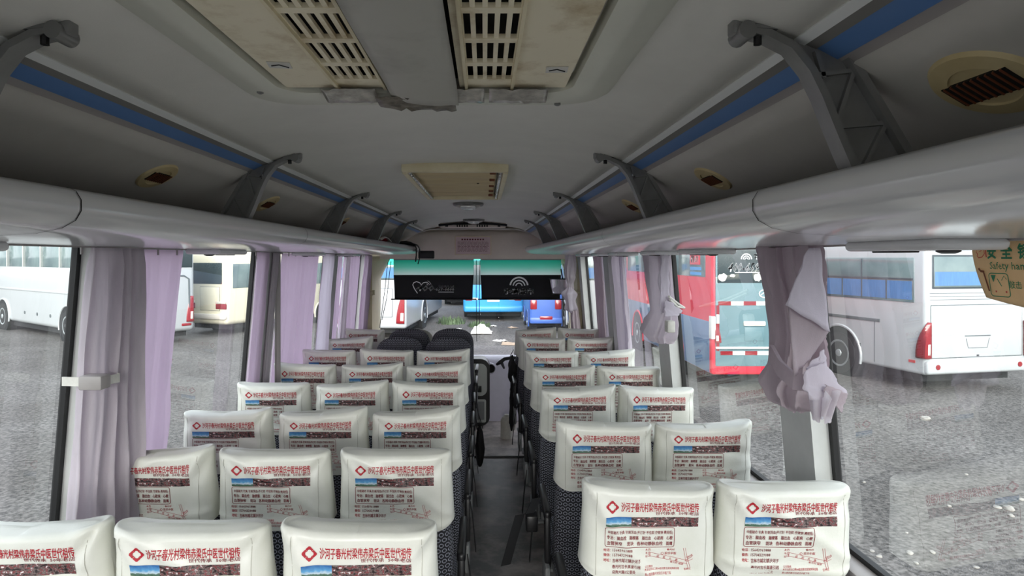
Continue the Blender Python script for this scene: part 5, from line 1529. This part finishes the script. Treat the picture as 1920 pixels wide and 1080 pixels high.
tape(True, -1.04, 1.06, 1.66, 8); tape(False, .80, 1.66, -1.08, 5); tape(True, -1.0, 1.06, .72, 8)
add(tB, 'plate_lamp_bar', M_lwhite, lambda b: b.box(-.52, -.06, -.05, .0, 1.27, 1.36, r=.02))
add(tB, 'plate', M_tealg, lambda b: b.box(-.5, -.08, -.03, .0, .98, 1.25, r=.02))
add(tB, 'bumper_edge', M_lwhite, lambda b: b.box(-1.1, 1.12, -.06, .0, .84, .88, r=.01))
add(tB, 'white_corner_plate', M_wpaper, lambda b: b.box(-1.185, -1.10, -.035, .12, 1.02, 1.45, r=.01))
Fl = Flat(); Fl.poly([(-.26, -.1), (.26, -.1), (.26, .1), (-.26, .1)], 0)
sg = add(tB, 'route_sign', M_redp, lambda b: b.box(-1.20, -1.17, .62, 1.20, 2.42, 2.64))
Fl = Flat(); Fl.text('机07', .68, 2.455, 1.14, 2.61, 0, .04)
b = MB(); Fl.to(b, lambda a, q: (-1.203, .62 + 1.20 - a, q)); b.build('white_lettering', M_plate, parent=sg, local=True, smooth=False, fix=False, solid=.004)
for k in range(2): add(tB, 'blue_side_notice', M_bluep, lambda b, k=k: b.box(-1.195, -1.17, .55, 1.2, 2.21 + k * .10, 2.27 + k * .10), smooth=False)

# C: white coach at the left, side on
a_ = math.radians(53.1)
tC = coach('white coach standing side-on outside the nearest left window', -9.58, 18.65, a_, 2.4, 11.6, 3.28, M_bwhite,
      side=dict(zb=2.26, zt=3.0, y0=.5, y1=11.3, n=7, m=M_bglass, post=M_lwhite), rwin=(-1.0, 1.08, 2.3, 3.05, M_bglassd), tails=(.22, .62, 1.40), wheels=((3.0, .48), (8.6, .48)), r=.14)
add(tC, 'waist_moulding', M_bwhite, lambda b: b.box(-1.225, -1.18, .4, 11.2, 1.45, 1.52, r=.015))
add(tC, 'engine_lid_groove', M_groove, lambda b: b.tube([(-1.0, -.005, .6), (-1.0, -.005, 1.9), (-.9, -.005, 2.02), (.85, -.005, 2.02), (1.0, -.005, 1.92), (1.02, -.005, 1.0)], .025, 6))
add(tC, 'rear_reflector', M_lred, lambda b: b.box(.78, 1.08, -.02, .02, .50, .58, r=.02))
for k in range(3): add(tC, 'side_marker', M_groove, lambda b, k=k: b.tube([(-1.215, 4.3 + k * 1.1, .72), (-1.19, 4.3 + k * 1.1, .72)], .055, 12))

# D: cream minibus
a_ = math.radians(-25)
tD = coach('cream minibus standing beyond the white coach, left windows', -9.32, 21.4, a_, 1.9, 6.2, 2.78, M_bcream,
      side=dict(zb=1.55, zt=2.36, y0=.25, y1=5.6, n=4, m=M_bglass), rwin=(-.80, .72, 1.72, 2.36, M_bglassd), tails=None, wheels=((1.5, .38), (4.9, .38)), cat='minibus', name='minibus', r=.16)
for sx in (-1, 1):
    k = add(tD, 'tail_light', M_lred, lambda b, sx=sx: b.box(sx * .70 - .22, sx * .70 + .22, -.025, .05, .86, 1.04, r=.02), 'red tail light')
    add(tD, 'clear_lens', M_lwhite, lambda b, sx=sx: b.box(sx * .70 - .22, sx * .70 + .22, -.03, .0, 1.045, 1.12, r=.01), par=k)
add(tD, 'rear_door_joint', M_groove, lambda b: b.box(-.25, .65, -.008, .03, .8, 1.60, r=.01))
add(tD, 'rear_door_panel', M_bcream, lambda b: b.box(-.24, .64, -.012, .03, .81, 1.59, r=.01))
add(tD, 'bumper', M_lwhite, lambda b: b.box(-.92, .92, -.08, .1, .52, .70, r=.04))

# E: white coach ahead on the left
a_ = math.radians(-4)
tE = coach('white coach ahead on the left seen through the windscreen', -2.43 - 1.2 * math.cos(a_), 20 - 1.2 * math.sin(a_), a_, 2.4, 8.2, 3.15, M_bwhite,
      side=dict(zb=1.75, zt=2.6, y0=.5, y1=7.8, n=4, m=M_bglass), rwin=(-1.0, 1.0, 1.9, 2.6, M_bglass), lid=(-.85, .75, .7, 1.6), tails=(.28, .50, 1.34), wheels=((3.4, .47),), r=.1)
add(tE, 'side_mirror_arm', M_blackp, lambda b: b.bar([(1.2, .8, 1.25), (1.24, 1.6, 1.35), (1.24, 2.2, 1.37)], (1, 0, 0), .02, .04))
# F, G: blue buses ahead
tF = coach('bright blue bus straight ahead beyond the windscreen', .37, 26, 0, 2.46, 8, 3.0, M_bluep, rwin=(-1.0, 1.0, 1.5, 2.4, M_bglassd), tails=None, wheels=((2.2, .45), (6, .45)), r=.12, low=None)
add(tF, 'bumper', M_bluep, lambda b: b.box(-1.2, 1.2, -.12, .2, .36, .62, r=.08, seg=4))
for sx in (-1, 1): 
    k = add(tF, 'tail_light', M_lred, lambda b, sx=sx: b.box(sx * 1.0 - .14, sx * 1.0 + .14, -.03, .04, .82, .96, r=.03), 'red tail light')
    add(tF, 'clear_lens', M_lwhite, lambda b, sx=sx: b.box(sx * .74 - .12, sx * .74 + .12, -.03, .04, .84, .94, r=.03), par=k)
add(tF, 'plate', M_plate, lambda b: b.box(-.25, .25, -.03, .0, .78, .95, r=.01))
add(tF, 'upper_panel', M_bwhite, lambda b: b.box(-1.2, 1.2, -.02, .05, 2.45, 2.95, r=.02))
tG = coach('second blue bus half hidden left of the bright blue one', -1.09, 34.4, 0, 2.2, 6, 2.9, M_bluep, rwin=(-.9, .9, 1.4, 2.3, M_bglassd), tails=(.14, .9, 1.2), wheels=((1.6, .45), (4.6, .45)), r=.12)
# H: small blue van, I: white coach ahead on the right
tH = coach('small blue van with red tail lights ahead on the right', 2.12, 22.0, 0, 1.15, 3.4, 1.85, M_blued, rwin=(-.44, .44, 1.15, 1.65, M_bglassd), tails=None, wheels=((.7, .29), (2.7, .29)), cat='van', name='van', z0=.28, r=.12)
for sx in (-1, 1): add(tH, 'tail_light', M_lred, lambda b, sx=sx: b.box(sx * .42 - .12, sx * .42 + .12, -.03, .06, .78, 1.12, r=.05), 'red tail light')
add(tH, 'bumper', M_blued, lambda b: b.box(-.56, .56, -.09, .1, .30, .52, r=.05))
add(tH, 'plate', M_lred, lambda b: b.box(-.22, .22, -.1, -.05, .44, .56, r=.02), 'red rear reflector')
tI = coach('white coach ahead at the right edge of the windscreen', 2.78 + 1.2, 19.7, 0, 2.4, 9, 3.2, M_bwhite,
      side=dict(zb=1.8, zt=2.6, y0=.5, y1=8.5, n=4, m=M_bglass), rwin=(-1.0, 1.0, 1.9, 2.6, M_bglass), tails=(.24, .6, 1.3), wheels=((2.4, .47), (6.8, .47)), r=.1)

# ------------------------------------------------------------------ trees, weeds, stones
def tree(label, x, y, h, cr, seed):
    t = thing('tree', label, 'tree', (x, y, GZ), 0, 'trees beyond the parked coaches')
    rs = random.Random(seed)
    b = MB(); b.tube([(0, 0, 0), (.1, .05, h * .35), (-.05, .1, h * .7)], [.2, .15, .06], 10)
    for k in range(5):
        a = rs.uniform(0, 6.28); b.tube([(.05, .05, h * (.4 + .06 * k)), (cr * .5 * math.cos(a), cr * .5 * math.sin(a), h * (.6 + .06 * k))], [.07, .03], 6)
    b.build('trunk', M_bark, parent=t, local=True)
    b = MB()
    for k in range(3200):
        a = rs.uniform(0, 6.28); ph = math.acos(rs.uniform(-1, 1)); r_ = rs.uniform(.45, 1) ** .5
        lob = 1 + .35 * noise.noise(Vector((math.cos(a) * math.sin(ph) * 2, math.sin(a) * math.sin(ph) * 2, math.cos(ph) * 2 + seed)))
        c_ = Vector((cr * r_ * lob * math.cos(a) * math.sin(ph), cr * r_ * lob * math.sin(a) * math.sin(ph), h * .66 + h * .36 * r_ * lob * math.cos(ph)))
        s_ = rs.uniform(.10, .2)
        d1 = Vector((rs.uniform(-1, 1), rs.uniform(-1, 1), rs.uniform(-1, 1))).normalized() * s_; d2 = d1.orthogonal().normalized() * s_ * .6
        b.add([c_ - d1, c_ + d2 * .5, c_ + d1, c_ - d2 * .5], [(0, 1, 2, 3)])
    b.build('crown', M_leaf, parent=t, local=True, fix=False, smooth=False)
tree('leafy tree beyond the side-on white coach, left one', -30, 31, 5.2, 2.8, 1)
tree('leafy tree beyond the side-on white coach, middle one', -22.5, 34, 5.4, 3.0, 2)
tree('leafy tree beyond the side-on white coach, right one', -15.5, 37, 5.4, 2.8, 3)
tree('leafy tree beyond the cream minibus', -10.2, 33, 5.0, 2.6, 4)
def shrub(label, x, y, s, seed):
    t = thing('weed_clump', label, 'weeds', (x, y, GZ), 0, 'weed clumps in the yard ahead')
    rs = random.Random(seed); b = MB()
    for k in range(240):
        a = rs.uniform(0, 6.28); r_ = rs.uniform(0, 1) ** .6 * s; hh = rs.uniform(.12, .5) * s
        p0 = Vector((r_ * math.cos(a), r_ * math.sin(a), 0)); lean = Vector((rs.uniform(-.3, .3) * hh, rs.uniform(-.3, .3) * hh, hh)); wd = Vector((math.cos(a + 1.5), math.sin(a + 1.5), 0)) * .03
        b.add([p0 - wd, p0 + wd, p0 + lean * .6 + wd * .8, p0 + lean], [(0, 1, 2, 3)])
    b.build('leaves', M_leaf, parent=t, local=True, fix=False, smooth=False)
shrub('weed clump between the white coach and the bright blue bus', -1.3, 25.0, .6, 1)
shrub('weed clump at the left front corner of the bright blue bus', -.2, 23.9, .45, 2)
shrub('weed clump right of the bright blue bus', 2.0, 27.0, .5, 3)
t = thing('white_rag', 'crumpled white rag on the ground ahead, below the gap of the blinds', 'rag', (-.1, 21.5, GZ))
b = MB(); b.grid(lambda u, v: ((u - .5) * .7 + .05 * noise.noise(Vector((u * 6, v * 6, 1))), (v - .5) * .5, .04 + .25 * abs(noise.noise(Vector((u * 3, v * 3, 4)))) * math.sin(u * PI) * math.sin(v * PI) + .25 * math.sin(u * PI) * math.sin(v * PI)), 20, 16); b.build('cloth', M_wpaper, parent=t, local=True, solid=.01, angle=80)
def stone(label, px, py, sz, seed):
    d = -(GZ - CZ) * F / (py - 484); x = (px - 908) / F * d
    rs = random.Random(seed); b = MB()
    bm = bmesh.new(); bmesh.ops.create_icosphere(bm, subdivisions=3, radius=1)
    sz = sz * .62
    sx, sy, sz_ = sz * rs.uniform(.8, 1.2), sz * rs.uniform(.7, 1.3), sz * rs.uniform(.45, .7)
    for v in bm.verts:
        k = 1 + .3 * noise.noise(v.co * 1.3 + Vector((seed, 0, 0)))
        v.co = Vector((v.co.x * sx * k, v.co.y * sy * k, v.co.z * sz_ * k + sz_ * .5))
    bm.verts.index_update(); b.add([v.co.copy() for v in bm.verts], [[v.index for v in f.verts] for f in bm.faces]); bm.free()
    o = b.build('stone', M_stone, angle=60); o.location = (x, d, GZ)
    tag(o, label, 'stone', 'loose pale stones on the gravel')
stone('largest pale stone on the gravel at the far right edge', 1892, 956, .075, 1)
stone('pale flat stone just left of the largest stone', 1870, 952, .05, 2)
stone('small pale stone just below the largest stone', 1896, 968, .045, 3)
stone('pale stone up and right of the largest stone', 1915, 938, .05, 4)
for k, (px, py, s_) in enumerate(((1735, 787, .10), (1718, 1057, .03), (1648, 1044, .04), (1706, 1038, .035), (1635, 1034, .03), (1748, 1037, .035), (1812, 890, .03), (1780, 950, .03), (1700, 1000, .025), (1620, 905, .03), (1830, 1065, .04))):
    stone(['flat pale slab lying on the gravel far out on the right', 'small stone at the bottom edge right of the nearest right seat', 'pebble by the sill corner below the right window', 'pebble second from the sill corner on the right', 'tiny pebble just outside the right sill', 'pebble low in the middle of the right window', 'pebble high left of the largest stone', 'pebble left of the flat stone', 'pebble in the middle of the reflected seat', 'pebble near the right pillar foot', 'small stone at the bottom edge of the right window'][k], px, py, s_, 20 + k)

# litter on the yard ahead
M_litb = mat('faded_cardboard', S(170, 150, 130), .9, var=.2)
LIT = [('pale litter scrap on the yard right of the white rag', 925, 612, .12, M_wpaper), ('pale crumpled bag on the yard straight ahead', 938, 640, .16, M_wpaper), ('flat cardboard scrap lying on the yard ahead', 958, 646, .22, M_litb),
       ('small paper scrap near the bright blue bus', 916, 622, .10, M_wpaper), ('small paper scrap between white rag and white coach', 858, 618, .12, M_wpaper), ('pale scrap by the blue van', 962, 615, .15, M_litb)]
for k, (lb, px, py, s_, m) in enumerate(LIT):
    d = -(GZ - CZ) * F / (py - 484); x = (px - 908) / F * d
    b = MB(); b.grid(lambda u, v: ((u - .5) * 2 * s_, (v - .5) * 2.4 * s_, .015 + .5 * s_ * abs(noise.noise(Vector((u * 3, v * 3, k * 2.7)))) * math.sin(u * PI)), 12, 12)
    o = b.build('litter_scrap', m, solid=.006, angle=80); o.location = (x, d, GZ); o.rotation_euler = (0, 0, k * .7)
    tag(o, lb, 'litter', 'litter on the yard ahead')
